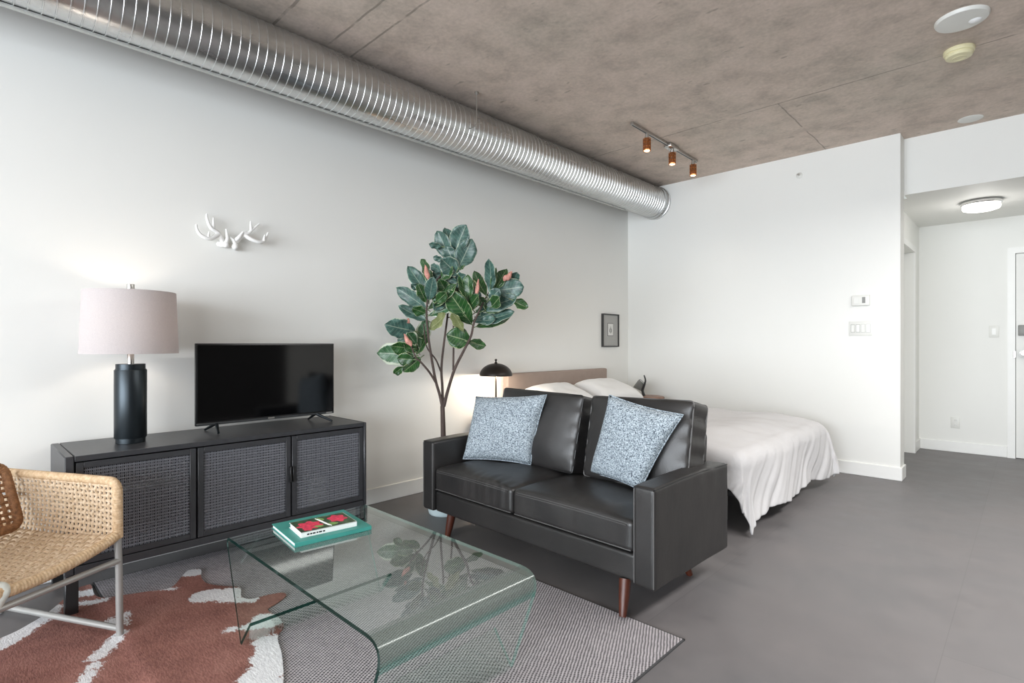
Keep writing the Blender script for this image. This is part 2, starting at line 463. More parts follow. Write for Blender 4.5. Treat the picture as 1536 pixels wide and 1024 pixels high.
# ------------------------------------------------------------------ room shell
XR, YB, H, HH = 6.0, -11.0, 2.90, 2.42
YH = 1.88          # hall back wall
b = B(); box(b, (-.15, YB-.15, -.1), (XR+.15, YH+.15, 0)); struct('floor', b, M_floor, 'dark grey concrete look tiled floor of the loft', 'floor', smooth=False)
b = B(); box(b, (-.15, YB-.15, H), (XR+.15, .34, H+.15)); struct('ceiling', b, M_ceil, 'raw grey concrete ceiling with board joints', 'ceiling', smooth=False)
b = B(); box(b, (-.15, YB-.15, 0), (0, .19, H)); struct('wall_left', b, M_wall, 'long white wall behind the television and headboard', 'wall', smooth=False)
b = B(); box(b, (0, 0, 0), (2.61, .19, H)); struct('wall_back', b, M_wall, 'white wall with the thermostat beside the bed', 'wall', smooth=False)
b = B(); box(b, (2.61, .19, HH), (XR, .34, H)); struct('wall_header', b, M_wall, 'white header wall above the entry hall opening', 'wall', smooth=False)
b = B(); box(b, (2.36, .34, HH), (XR, YH+.15, HH+.1)); struct('ceiling_hall', b, M_wall, 'lowered white ceiling of the entry hall', 'ceiling', smooth=False)
# hall left wall with a door recess
b = B(); D0, D1, DT = .55, 1.50, 2.10
box(b, (2.36, .19, 0), (2.51, D0, HH)); box(b, (2.36, D1, 0), (2.51, YH, HH)); box(b, (2.36, D0, DT), (2.51, D1, HH))
struct('wall_hall_left', b, M_wall, 'white side wall of the entry hall with a door recess', 'wall', smooth=False)
b = B(); box(b, (2.36, YH, 0), (3.285, YH+.15, HH)); box(b, (3.285, YH, 2.045), (4.2, YH+.15, HH)); box(b, (4.2, YH, 0), (4.75, YH+.15, HH))
struct('wall_hall_back', b, M_wall, 'white end wall of the entry hall with the switch', 'wall', smooth=False)
b = B(); box(b, (4.6, .19, 0), (4.75, YH, HH)); box(b, (4.75, .19, 0), (XR, .34, HH)); struct('wall_hall_right', b, M_wall, 'white right side wall of the entry hall', 'wall', smooth=False)
VY0, VY1 = -10.8, -8.0      # added unseen side window, opening for a fill light
b = B(); box(b, (XR, VY1, 0), (XR+.15, .34, H)); box(b, (XR, YB-.15, 0), (XR+.15, VY0, H)); box(b, (XR, VY0, 0), (XR+.15, VY1, .12)); box(b, (XR, VY0, 2.72), (XR+.15, VY1, H))
struct('wall_right', b, M_charwall, 'dark cabinet wall on the right of the loft, outside the photo', 'wall', smooth=False)
# window wall behind the camera
WX0, WX1, WZ0, WZ1 = .25, 5.75, .12, 2.72
b = B()
box(b, (-.15, YB-.15, 0), (WX0, YB, H)); box(b, (WX1, YB-.15, 0), (XR+.15, YB, H)); box(b, (WX0, YB-.15, 0), (WX1, YB, WZ0)); box(b, (WX0, YB-.15, WZ1), (WX1, YB, H))
struct('wall_front', b, M_wall, 'window wall behind the camera', 'wall', smooth=False)
b = B()
for i in range(5):
    x = WX0+(WX1-WX0)*i/4
    box(b, (x-.03, YB-.10, WZ0), (x+.03, YB-.04, WZ1))
for z in (WZ0+.03, 1.9, WZ1-.03): box(b, (WX0, YB-.10, z-.03), (WX1, YB-.04, z+.03))
struct('window_1', b, M_black, 'wide loft window behind the camera', 'window', smooth=False)
b = B()
for i in range(5):
    y = VY0+(VY1-VY0)*i/4
    box(b, (XR+.04, y-.03, WZ0), (XR+.10, y+.03, WZ1))
for z in (WZ0+.03, 1.9, WZ1-.03): box(b, (XR+.04, VY0, z-.03), (XR+.10, VY1, z+.03))
struct('added_side_window', b, M_black, 'added side window behind the camera, unseen source of fill light', 'window', smooth=False)
b = B(); box(b, (XR-.03, -1.62, 0), (XR, -.62, 1.12)); box(b, (XR-.03, -1.62, 1.13), (XR, -.62, 2.1)); struct('reflection_panel', b, M_door, 'pale two part panel standing in for an unseen refrigerator on the right wall', 'door', smooth=False)  # unseen pale panel added for the television reflection, taken for a refrigerator
# baseboards
def baseboard(name, lo, hi, label):
    b = B(); box(b, lo, hi, .004, 1); struct(name, b, M_trim, label, 'baseboard', smooth=False)
baseboard('baseboard_left', (0, YB, 0), (.014, -.014, .112), 'white baseboard along the long left wall')
baseboard('baseboard_back', (.0, -.014, 0), (2.624, 0, .112), 'white baseboard along the bed side wall')
baseboard('baseboard_stub', (2.61, 0, 0), (2.624, .19, .112), 'short white baseboard round the wall end beside the hall')
baseboard('baseboard_hall', (2.51, YH-.014, 0), (3.225, YH, .112), 'white baseboard under the hall outlet')
baseboard('baseboard_hall_left', (2.51, 1.56, 0), (2.524, YH-.014, .112), 'short white baseboard beside the recessed hall door')
# recessed hall door + trim
b = B()
box(b, (2.51, D0-.06, 0), (2.525, D0, DT+.06)); box(b, (2.51, D1, 0), (2.525, D1+.06, DT+.06)); box(b, (2.51, D0, DT), (2.525, D1, DT+.06))
struct('trim_1', b, M_trim, 'white casing round the recessed side door of the hall', 'trim', smooth=False)
b = B(); box(b, (2.37, D0, 0), (2.41, D1, DT)); struct('door_1', b, M_door, 'white side door recessed in the hall wall', 'door', smooth=False)
# entry door
b = B()
box(b, (3.225, YH-.016, 0), (3.283, YH, 2.105)); box(b, (4.202, YH-.016, 0), (4.262, YH, 2.105)); box(b, (3.283, YH-.016, 2.047), (4.202, YH, 2.105))
struct('trim_2', b, M_trim, 'white casing round the entry door', 'trim', smooth=False)
b = B(); box(b, (3.285, YH+.06, 0), (4.2, YH+.10, 2.045)); struct('door_gap_shade', b, M_frame, 'dark sheet behind the entry door, shade of the gap put into its colour', 'trim', smooth=False).name = 'gap_shade_sheet'  # dark sheet paints the shade seen in the door gap
b = B(); box(b, (3.2885, YH+.004, .006), (4.19, YH+.05, 2.0415), .001, 1)
door = struct('door_2', b, M_door, 'white entry door at the end of the hall', 'door', smooth=False)
b = B(); box(b, (3.305, YH-.024, 1.225), (3.37, YH+.006, 1.33), .006, 2); obj('lock_plate', b, M_greyplastic, door, label='grey electronic lock plate')
b = B(); lathe(b, [(0, .075), (.026, .07), (.03, .05), (.024, .03), (.012, .026), (.012, .006), (.032, .006), (.032, 0)], 24, Matrix.Translation((3.345, YH+.004, 1.045)) @ Matrix.Rotation(PI/2, 4, 'X'))
obj('door_knob', b, M_steel, door)
b = B(); box(b, (3.268, YH-.019, 1.0), (3.288, YH+.002, 1.075), .003, 1); obj('strike_plate', b, M_steel, door)

# ------------------------------------------------------------------ duct
def duct():
    cx, cz, r = .362, 2.716, .169
    t = thing('ventilation_duct', 'galvanized spiral ventilation duct running under the concrete ceiling', 'duct', (cx, 0, cz))
    prof = []; y = YB+.02; p = .044
    while y < -.12:
        prof += [(r, y), (r, y+p*.4), (r, y+p-.0075), (r+.0034, y+p-.0058), (r+.0034, y+p-.0017)]; y += p
    prof += [(r, y), (r, -.1)]
    b = B(); R = Matrix.Rotation(-PI/2, 4, 'X')
    b2 = B(); lathe(b, [(a, yy) for a, yy in prof], 56, R)
    obj('spiral_pipe', b, M_galv, t, angle=22)
    b = B(); lathe(b, [(r-.01, -.11), (r+.008, -.11), (r+.010, -.10), (r+.010, -.085), (r+.006, -.08), (r+.006, -.03), (r+.012, -.028), (r+.012, -.001), (r-.01, -.001)], 56, R, closed=True)
    obj('wall_collar', b, M_galv, t)
    b = B(); v0 = []; 
    for k in range(9):
        a = math.radians(-95-30*k/8)
        for rr in (r+.002, r+.010):
            v0.append((rr*math.cos(a), rr*math.sin(a)))
    ys = [YB+.02, -.6]
    rings = []
    for yy in ys:
        outer = [b.verts.new((v0[2*k+1][0], yy, v0[2*k+1][1])) for k in range(9)]
        inner = [b.verts.new((v0[2*k][0], yy, v0[2*k][1])) for k in range(9)]
        rings.append(outer+inner[::-1])
    n = len(rings[0])
    for k in range(n): b.faces.new((rings[0][k], rings[0][(k+1) % n], rings[1][(k+1) % n], rings[1][k]))
    for rg in rings: b.faces.new(rg)
    obj('seam_band', b, M_foil, t, label='dull lengthwise seam band on the underside of the duct')
    h = B(); tube(h, [(.603-cx, -2.94, H-cz), (.603-cx, -2.94, 2.655-cz)], .0035, 8)
    cyl(h, (.603-cx, -2.94, H-cz), (.603-cx, -2.94, H-cz-.012), .014)
    tube(h, [(.603-cx, -2.94, 2.665-cz), (.545-cx, -2.94, 2.665-cz), (.5-cx, -2.94, 2.67-cz)], .004, 8)
    obj('hanger_rod', h, M_steel, t, label='thin steel hanger rod')
duct()

# ------------------------------------------------------------------ ceiling devices
def disc_thing(name, label, cat, loc, prof, m, seg=40):
    t = thing(name, label, cat, loc)
    b = B(); lathe(b, prof, seg); o = obj('housing', b, m, t); return t
t = disc_thing('ceiling_sensor', 'large round white ceiling sensor plate, nearest of the three ceiling discs', 'sensor', (3.125, -1.705, H), [(0, -.022), (.085, -.022), (.112, -.018), (.118, -.008), (.118, 0), (0, 0)], M_plastic)
b = B(); lathe(b, [(0, -.034), (.016, -.032), (.026, -.026), (.03, -.0215), (0, -.0215)], 20, Matrix.Translation((.055, .03, 0))); obj('lens', b, M_pcase, t)
t = disc_thing('smoke_detector', 'yellowed round smoke detector on the concrete ceiling', 'smoke detector', (3.085, -1.31, H), [(0, -.05), (.04, -.05), (.062, -.046), (.068, -.034), (.066, -.026), (.074, -.022), (.076, -.008), (.074, 0), (0, 0)], M_ivory)
b = B(); lathe(b, [(.025, -.0495), (.03, -.053), (.035, -.0495)], 28); obj('grille_ring', b, M_ivory, t)
t = disc_thing('ceiling_cover', 'small flat white cover plate on the ceiling by the hall header', 'cover plate', (3.055, .03, H), [(0, -.008), (.07, -.008), (.078, -.003), (.078, 0), (0, 0)], M_plastic)

# track light
def track():
    A, E = V((1.115, -1.75, H)), V((1.09, -.54, H)); d = (E-A); L = d.length; ang = math.atan2(d.y, d.x)
    t = thing('track_light', 'ceiling track light with three amber spot heads over the bed', 'track light', tuple(A), ang)
    b = B(); box(b, (0, -.012, -.024), (L, .012, 0), .002, 1); obj('track', b, M_steel, t)
    b = B(); box(b, (.01, -.005, -.0255), (L-.01, .005, -.023)); obj('track_slot', b, M_black, t)
    b = B(); box(b, (L*.5, -.035, -.035), (L*.5+.16, .035, -.001), .006, 2); obj('power_feed', b, M_steel, t)
    for s in (.245, .70, 1.13):
        b = B(); cyl(b, (s, 0, -.02), (s, 0, -.05), .014); cyl(b, (s, 0, -.05), (s, 0, -.062), .018)
        hd = obj('spot_head', b, M_steel, t)
        g = B(); lathe(g, [(.028, -.168), (.030, -.158), (.0275, -.132), (.030, -.124), (.0275, -.114), (.030, -.104), (.0275, -.094), (.030, -.084), (.028, -.072), (.020, -.064), (.0, -.062)], 24, Matrix.Translation((s, 0, 0)))
        obj('glass_shade', g, M_amber, hd)
        g = B()
        for zz in (-.165, -.132, -.098, -.068):
            tube(g, [(s+.031*math.cos(a), .031*math.sin(a), zz) for a in [2*PI*k/20 for k in range(20)]], .0022, 6, closed=True)
        for k in range(8):
            a = 2*PI*k/8; tube(g, [(s+.031*math.cos(a), .031*math.sin(a), -.066), (s+.031*math.cos(a), .031*math.sin(a), -.167)], .0018, 6)
        obj('cage', g, M_copper, hd)
        g = B(); lathe(g, [(0, -.170), (.018, -.169), (.024, -.164), (.022, -.156), (0, -.152)], 20, Matrix.Translation((s, 0, 0)))
        obj('bulb', g, M_bulb, hd)
        ld = bpy.data.lights.new('spot', 'SPOT'); ld.energy = 2; ld.color = (1, .85, .66); ld.spot_size = 1.9; ld.spot_blend = .6; ld.shadow_soft_size = .03
        lo = bpy.data.objects.new('spot_light', ld); COL.objects.link(lo); lo.parent = hd; lo.location = (s, 0, -.178)
track()

# flush hall light
t = thing('flush_ceiling_light', 'round flush mount hall light with lit white diffuser and chrome rim', 'ceiling light', (3.075, .90, HH))
b = B(); lathe(b, [(0, 0), (.14, 0), (.145, -.008), (.145, -.028), (.138, -.034), (0, -.034)], 40); obj('rim', b, M_chrome, t)
b = B(); lathe(b, [(.132, -.034), (.134, -.06), (.128, -.074), (.10, -.084), (0, -.088)], 40); obj('diffuser', b, M_diffuser, t)
ld = bpy.data.lights.new('hall bulb', 'POINT'); ld.energy = 1.7; ld.color = (1, .98, .95); ld.shadow_soft_size = .1
lo = bpy.data.objects.new('hall_light', ld); COL.objects.link(lo); lo.parent = t; lo.location = (0, 0, -.2)

# ------------------------------------------------------------------ wall devices
def plate(name, label, cat, loc, rz, w, h, group=None, d=.007):
    """wall plate facing local -y"""
    t = thing(name, label, cat, loc, rz, group)
    b = B(); box(b, (-w/2, -d, -h/2), (w/2, 0, h/2), .0025, 2); obj('plate', b, M_plastic, t); return t
t = thing('thermostat', 'white wall thermostat with grey display above the switch plate', 'thermostat', (2.33, .002, 1.519))
b = B(); box(b, (-.068, -.024, -.046), (.068, 0, .046), .006, 3); obj('housing', b, M_plastic, t)
b = B(); box(b, (.012, -.0265, -.024), (.036, -.0235, .028), .001, 1); obj('display', b, M_greyplastic, t, label='grey display')
b = B(); box(b, (-.05, -.026, -.028), (-.008, -.0235, .028), .001, 1); obj('button_panel', b, M_plastic, t)
t = plate('light_switch', 'wide white four gang switch plate under the thermostat', 'light switch', (2.327, 0, 1.277), 0, .172, .125)
for k in range(4):
    x = -.057+.038*k; b = B()
    if k < 2: box(b, (x-.012, -.011, -.03), (x+.012, -.0065, .03), .001, 1)
    else: box(b, (x-.014, -.0105, -.034), (x+.014, -.0065, .034), .001, 1)
    ro = obj('rocker', b, M_trim if k % 2 else M_plastic, t)
    b = B(); box(b, (x-.0165, -.0078, -.0365), (x+.0165, -.0066, .0365)); obj('rocker_frame', b, M_gap, ro)
t = plate('light_switch', 'single white switch beside the entry door', 'light switch', (3.125, YH, 1.269), 0, .075, .12)
b = B(); box(b, (-.016, -.011, -.033), (.016, -.0065, .033), .001, 1); obj('rocker', b, M_trim, t)
t = plate('wall_outlet', 'white duplex outlet low on the hall end wall', 'outlet', (2.819, YH, .31), 0, .075, .118)
for z in (-.026, .026):
    b = B(); lathe(b, [(0, .0025), (.015, .0025), (.017, 0)], 20, Matrix.Translation((0, -.0065, z)) @ Matrix.Rotation(PI/2, 4, 'X')); s = obj('socket', b, M_plastic, t)
    b = B()
    for x in (-.006, .006): box(b, (x-.0012, -.0096, z-.004), (x+.0012, -.0088, z+.005))
    obj('slot', b, M_greyplastic, s)
t = thing('fire_sprinkler', 'small white sidewall sprinkler high on the bed side wall', 'sprinkler', (1.838, 0, 2.713))
b = B(); lathe(b, [(0, .012), (.018, .01), (.028, .003), (.028, 0), (0, 0)], 24, Matrix.Rotation(PI/2, 4, 'X')); obj('escutcheon', b, M_plastic, t)
b = B(); cyl(b, (0, -.01, 0), (0, -.035, 0), .006, .005, 12); box(b, (-.013, -.038, -.002), (.013, -.034, .008)); obj('nozzle', b, M_steel, t)

# antlers on the wall (local x along the wall, z up, y out of the wall towards the room)
def antlers():
    ry, rz = -4.35, 1.76
    t = thing('wall_antlers', 'white resin antlers hanging on the wall above the television', 'antlers', (0, ry, rz), PI/2)
    # rz = +90 deg: local x -> world +y, local y -> world -x, so the room side is -y
    def P(y, z, d): return V((y-ry, -(d if d < .025 else .04+(d-.06)*.4), z-rz))
    left = [[(-4.393, 1.714, .03), (-4.422, 1.774, .05), (-4.466, 1.80, .07), (-4.484, 1.85, .06), (-4.483, 1.875, .05)], [(-4.451, 1.80, .06), (-4.453, 1.858, .08)],
            [(-4.422, 1.770, .05), (-4.469, 1.736, .09), (-4.515, 1.745, .10), (-4.536, 1.773, .09), (-4.539, 1.806, .07)], [(-4.482, 1.735, .09), (-4.480, 1.772, .12)],
            [(-4.392, 1.712, .04), (-4.378, 1.748, .07), (-4.386, 1.804, .08)]]
    right = [[(-4.325, 1.711, .04), (-4.342, 1.744, .06), (-4.366, 1.765, .06)], [(-4.332, 1.745, .05), (-4.313, 1.77, .08), (-4.295, 1.80, .09)],
             [(-4.332, 1.73, .04), (-4.29, 1.792, .06), (-4.264, 1.797, .07), (-4.240, 1.822, .07), (-4.197, 1.866, .06)], [(-4.246, 1.818, .07), (-4.250, 1.871, .08)],
             [(-4.284, 1.786, .06), (-4.246, 1.763, .09), (-4.206, 1.752, .10), (-4.178, 1.761, .09), (-4.161, 1.783, .08), (-4.146, 1.818, .06)], [(-4.176, 1.762, .09), (-4.173, 1.799, .11)]]
    base = ([(-4.412, 1.722, .0), (-4.400, 1.716, .02), (-4.384, 1.716, .05)], [(-4.318, 1.71, .0), (-4.326, 1.705, .02), (-4.333, 1.712, .045)])
    for grp, bs in zip((left, right), base):
        b = B()
        for k, br in enumerate(grp):
            pts = smooth_path([P(*p) for p in br], 5); n = len(pts)
            r0 = .0135 if len(br) > 2 else .009
            tube(b, pts, [r0*(1-.62*(i/(n-1))**1.3) for i in range(n)], 10)
        tube(b, smooth_path([P(*p) for p in bs], 4), .0145, 12)
        bmesh.ops.create_icosphere(b, subdivisions=2, radius=.019, matrix=Matrix.Translation(P(*bs[2])))
        obj('antler', b, M_antler, t)
antlers()

# framed drawing near the bedroom corner
t = thing('framed_drawing', 'small dark framed drawing on grey mat near the wall corner', 'picture', (0, -.384, 1.293), PI/2)
b = B(); hw, hh, f = .159, .183, .012
for lo, hi in (((-hw, -.026, -hh), (-hw+f, 0, hh)), ((hw-f, -.026, -hh), (hw, 0, hh)), ((-hw+f, -.026, -hh), (hw-f, 0, -hh+f)), ((-hw+f, -.026, hh-f), (hw-f, 0, hh))): box(b, lo, hi)
obj('frame', b, M_frame, t, smooth=False)
b = B(); box(b, (-hw+f, -.014, -hh+f), (hw-f, -.002, hh-f)); obj('mat_board', b, M_matboard, t, smooth=False)
b = B(); box(b, (-.058, -.0155, -.062), (.052, -.0138, .080)); o = obj('drawing_border', b, M_frame, t, smooth=False)
b = B(); box(b, (-.053, -.0165, -.057), (.047, -.015, .075)); d = obj('drawing_sheet', b, M_paper, o, smooth=False)
b = B()
for k in range(3): tube(b, [(-.003+(.022-.006*k)*math.cos(a), -.0168, -.002+(.026-.007*k)*math.sin(a)*1.1) for a in [2*PI*i/18 for i in range(18)]], .0014, 5, closed=True)
tube(b, [(-.006, -.0168, .02), (-.012, -.0168, .048)], .001, 5); tube(b, [(.004, -.0168, .02), (.008, -.0168, .044)], .001, 5)
obj('pencil_marks', b, M_sketch, o)

# ------------------------------------------------------------------ TV console
CX0, CX1, CY0, CY1, CT = .05, .50, -5.160, -3.745, .669
con = thing('media_console', 'long charcoal media console with three woven cane doors', 'media console', ((CX0+CX1)/2, (CY0+CY1)/2, 0))
def cpart(name, fn, m, parent=con, **kw):
    b = B(); fn(b); return obj(name, b, m, parent, world=True, **kw)
ZB = .168
cpart('top_panel', lambda b: box(b, (CX0, CY0+.033, CT-.024), (CX1, CY1-.018, CT), .002, 1), M_console)
def side(b, y0, y1): box(b, (CX0, y0, ZB+.002), (CX1, y1, CT), .004, 1)
cpart('side_panel', lambda b: side(b, CY0, CY0+.032), M_console)
cpart('side_panel', lambda b: side(b, CY1-.017, CY1), M_console)
cpart('base_rail', lambda b: box(b, (CX0, CY0+.033, ZB), (CX1-.002, CY1-.018, ZB+.034), .002, 1), M_console)
cpart('back_panel', lambda b: box(b, (CX0, CY0+.033, ZB+.034), (CX0+.012, CY1-.018, CT-.024)), M_inner)
for y in (-4.664, -4.203): cpart('divider', lambda b: box(b, (CX0+.012, y-.009, ZB+.034), (CX1-.035, y+.009, CT-.024)), M_inner)
for x in (CX0+.005, CX1-.05):
    for y in (CY0+.002, CY1-.047):
        cpart('leg', lambda b: box(b, (x, y, 0 if x < .3 else (.0050 if y < -4.5 else .0072)), (x+.045, y+.045, ZB+.004), .003, 1), M_black)
z0, z1 = ZB+.038, CT-.030
def cane(b, y0, y1, za, zb, x):
    ny = max(4, int((y1-y0)/.0138)); nz = max(4, int((zb-za)/.0138))
    for i in range(ny+1):
        y = y0+(y1-y0)*i/ny; off = .0012 if i % 2 else -.0004
        for q in (-.0031, .0031): box(b, (x+off, y+q-.0019, za), (x+off+.0016, y+q+.0019, zb))
    for k in range(nz+1):
        z = za+(zb-za)*k/nz; off = .0018 if k % 2 else -.0010
        box(b, (x+off, y0, z-.0030), (x+off+.0015, y1, z+.0030))
for i, (ya, yb) in enumerate(((-5.122, -4.668), (-4.660, -4.207), (-4.199, -3.766))):
    fw = .026
    def fr(b):
        box(b, (CX1-.026, ya, z0), (CX1-.004, ya+fw, z1), .0015, 1); box(b, (CX1-.026, yb-fw, z0), (CX1-.004, yb, z1), .0015, 1)
        box(b, (CX1-.026, ya+fw, z0), (CX1-.004, yb-fw, z0+fw), .0015, 1); box(b, (CX1-.026, ya+fw, z1-fw), (CX1-.004, yb-fw, z1), .0015, 1)
    d = cpart('door', fr, M_console)
    cpart('cane_panel', lambda b: cane(b, ya+fw-.004, yb-fw+.004, z0+fw-.004, z1-fw+.004, CX1-.016), M_cane, d, smooth=False)
    if i == 1:
        cpart('handle', lambda b: box(b, (CX1-.003, yb-.010, .392), (CX1+.012, yb+.001, .478), .002, 1), M_black, d)
    if i == 2:
        cpart('handle', lambda b: box(b, (CX1-.003, ya-.001, .392), (CX1+.012, ya+.010, .478), .002, 1), M_black, d)
# things seen through the cane
t = thing('router_box', 'small pale box standing behind the cane of the right console door', 'router', (.30, -4.02, ZB+.034))
b = B(); box(b, (-.05, -.055, 0), (.13, .055, .165), .012, 3); obj('case', b, M_plastic, t)
b = B(); box(b, (.1302, -.03, .11), (.1315, .03, .118)); obj('vent_slot', b, M_greyplastic, t)
t = thing('media_player', 'flat grey player box behind the cane of the left console door', 'media player', (.26, -4.86, .46))
b = B(); box(b, (-.11, -.16, 0), (.15, .14, .045), .006, 2); obj('case', b, M_greyplastic, t)
b = B(); box(b, (.1495, -.1, .014), (.152, .02, .03)); obj('front_strip', b, M_plastic, t)
cpart('inner_shelf', lambda b: box(b, (CX0+.012, -5.126, .442), (CX1-.04, -4.673, .458)), M_inner)
# power cable hanging under the console
b = B(); tube(b, smooth_path([(.16, -4.80, ZB), (.165, -4.78, .14), (.17, -4.73, .115), (.17, -4.69, .115), (.165, -4.65, .14), (.16, -4.62, ZB)], 6), .0045, 8)
tag(obj('power_cable', b, M_black), 'black power cable looping down under the media console', 'cable')

# television
t = thing('television', 'black flat screen television standing on the charcoal console', 'television', (.25, -4.213, CT), 0)
y0, y1, za, zb = -.388, .388, .040, .475
b = B(); box(b, (-.055, y0+.05, za+.02), (-.018, y1-.05, zb-.08), .012, 2); box(b, (-.022, y0, za), (0, y1, zb), .003, 2); obj('housing', b, M_blackgloss, t)
b = B(); box(b, (-.004, y0+.009, za+.020), (.0012, y1-.009, zb-.009)); obj('screen', b, M_screen, t, smooth=False)
b = B(); box(b, (0, y0+.004, za+.003), (.0035, y1-.004, za+.013), .001, 1); obj('bottom_trim', b, plain('brushed dark trim', (88, 90, 92), .35, .8), t)
b = B(); box(b, (.003, -.018, za+.004), (.0055, .018, za+.014), .001, 1); obj('badge', b, M_steel, t)
b = B(); box(b, (.003, .335, za+.004), (.0045, .372, za+.012)); obj('sticker', b, M_greyplastic, t)
for y in (-.285, .275):
    b = B()
    tube(b, [(-.01, y, za+.006), (.085, y-.02 if y < 0 else y+.055, .006)], [.010, .006], 8)
    tube(b, [(-.012, y, za+.006), (-.10, y-.03 if y < 0 else y-.005, .006)], [.010, .006], 8)
    obj('foot', b, M_gun, t)

# console lamp
t = thing('table_lamp', 'lit table lamp with dark cylinder base and white drum shade on the console', 'lamp', (.27, -4.887, CT))
b = B(); lathe(b, [(0, 0), (.0595, 0), (.0605, .001), (.0605, .020), (.0625, .0205), (.0625, .024), (.0655, .0245), (.066, .0255), (.066, .3475), (.0655, .3485), (.0625, .349), (.0625, .3525), (.0600, .353), (.0600, .3755), (.059, .3765), (0, .3765)], 48); obj('base', b, M_gun, t)
b = B(); lathe(b, [(0, .376), (.014, .376), (.014, .44), (.011, .445), (.006, .45), (.006, .733), (.016, .734), (.0165, .736), (.0165, .757), (.016, .759), (0, .759)], 24); obj('stem', b, M_steel, t)
b = B(); lathe(b, [(.198, .426), (.187, .722), (.185, .722), (.196, .426)], 64, closed=True); sh = obj('lamp_shade', b, M_shade, t)
b = B()
for k in range(3):
    a = 2*PI*k/3+.4; tube(b, [(0, 0, .730), (.186*math.cos(a), .186*math.sin(a), .718)], .002, 6)
obj('shade_ring', b, M_steel, sh)
b = B(); lathe(b, [(0, .62), (.02, .615), (.03, .59), (.026, .56), (.014, .53), (.014, .50), (0, .50)], 20); obj('bulb', b, M_bulb_soft, t)
ld = bpy.data.lights.new('console lamp', 'POINT'); ld.energy = 3.2; ld.color = (1, .91, .82); ld.shadow_soft_size = .04
lo = bpy.data.objects.new('lamp_light', ld); COL.objects.link(lo); lo.parent = t; lo.location = (.0, 0, .585)

# ------------------------------------------------------------------ rugs
b = B(); RX0, RX1, RY0, RY1 = .175, 2.435, -5.02, -3.53
o = thing('flatweave_rug', 'black and white flatweave area rug under the glass table', 'rug', ((RX0+RX1)/2, (RY0+RY1)/2, 0))
hx, hy = (RX1-RX0)/2, (RY1-RY0)/2
def rug_face(bm, x0, y0, x1, y1, z, n=30):
    box(bm, (x0, y0, 0), (x1, y1, z), .002, 1)
rug_face(b, -hx+.006, -hy+.006, hx-.006, hy-.006, .007); obj('woven_field', b, M_rug, o, smooth=False)
b = B()
for lo, hi in (((-hx, -hy), (hx, -hy+.008)), ((-hx, hy-.008), (hx, hy)), ((-hx, -hy), (-hx+.008, hy)), ((hx-.008, -hy), (hx, hy))):
    box(b, lo+(0,), hi+(.006,), .001, 1)
obj('bound_edge', b, M_rugedge, o)

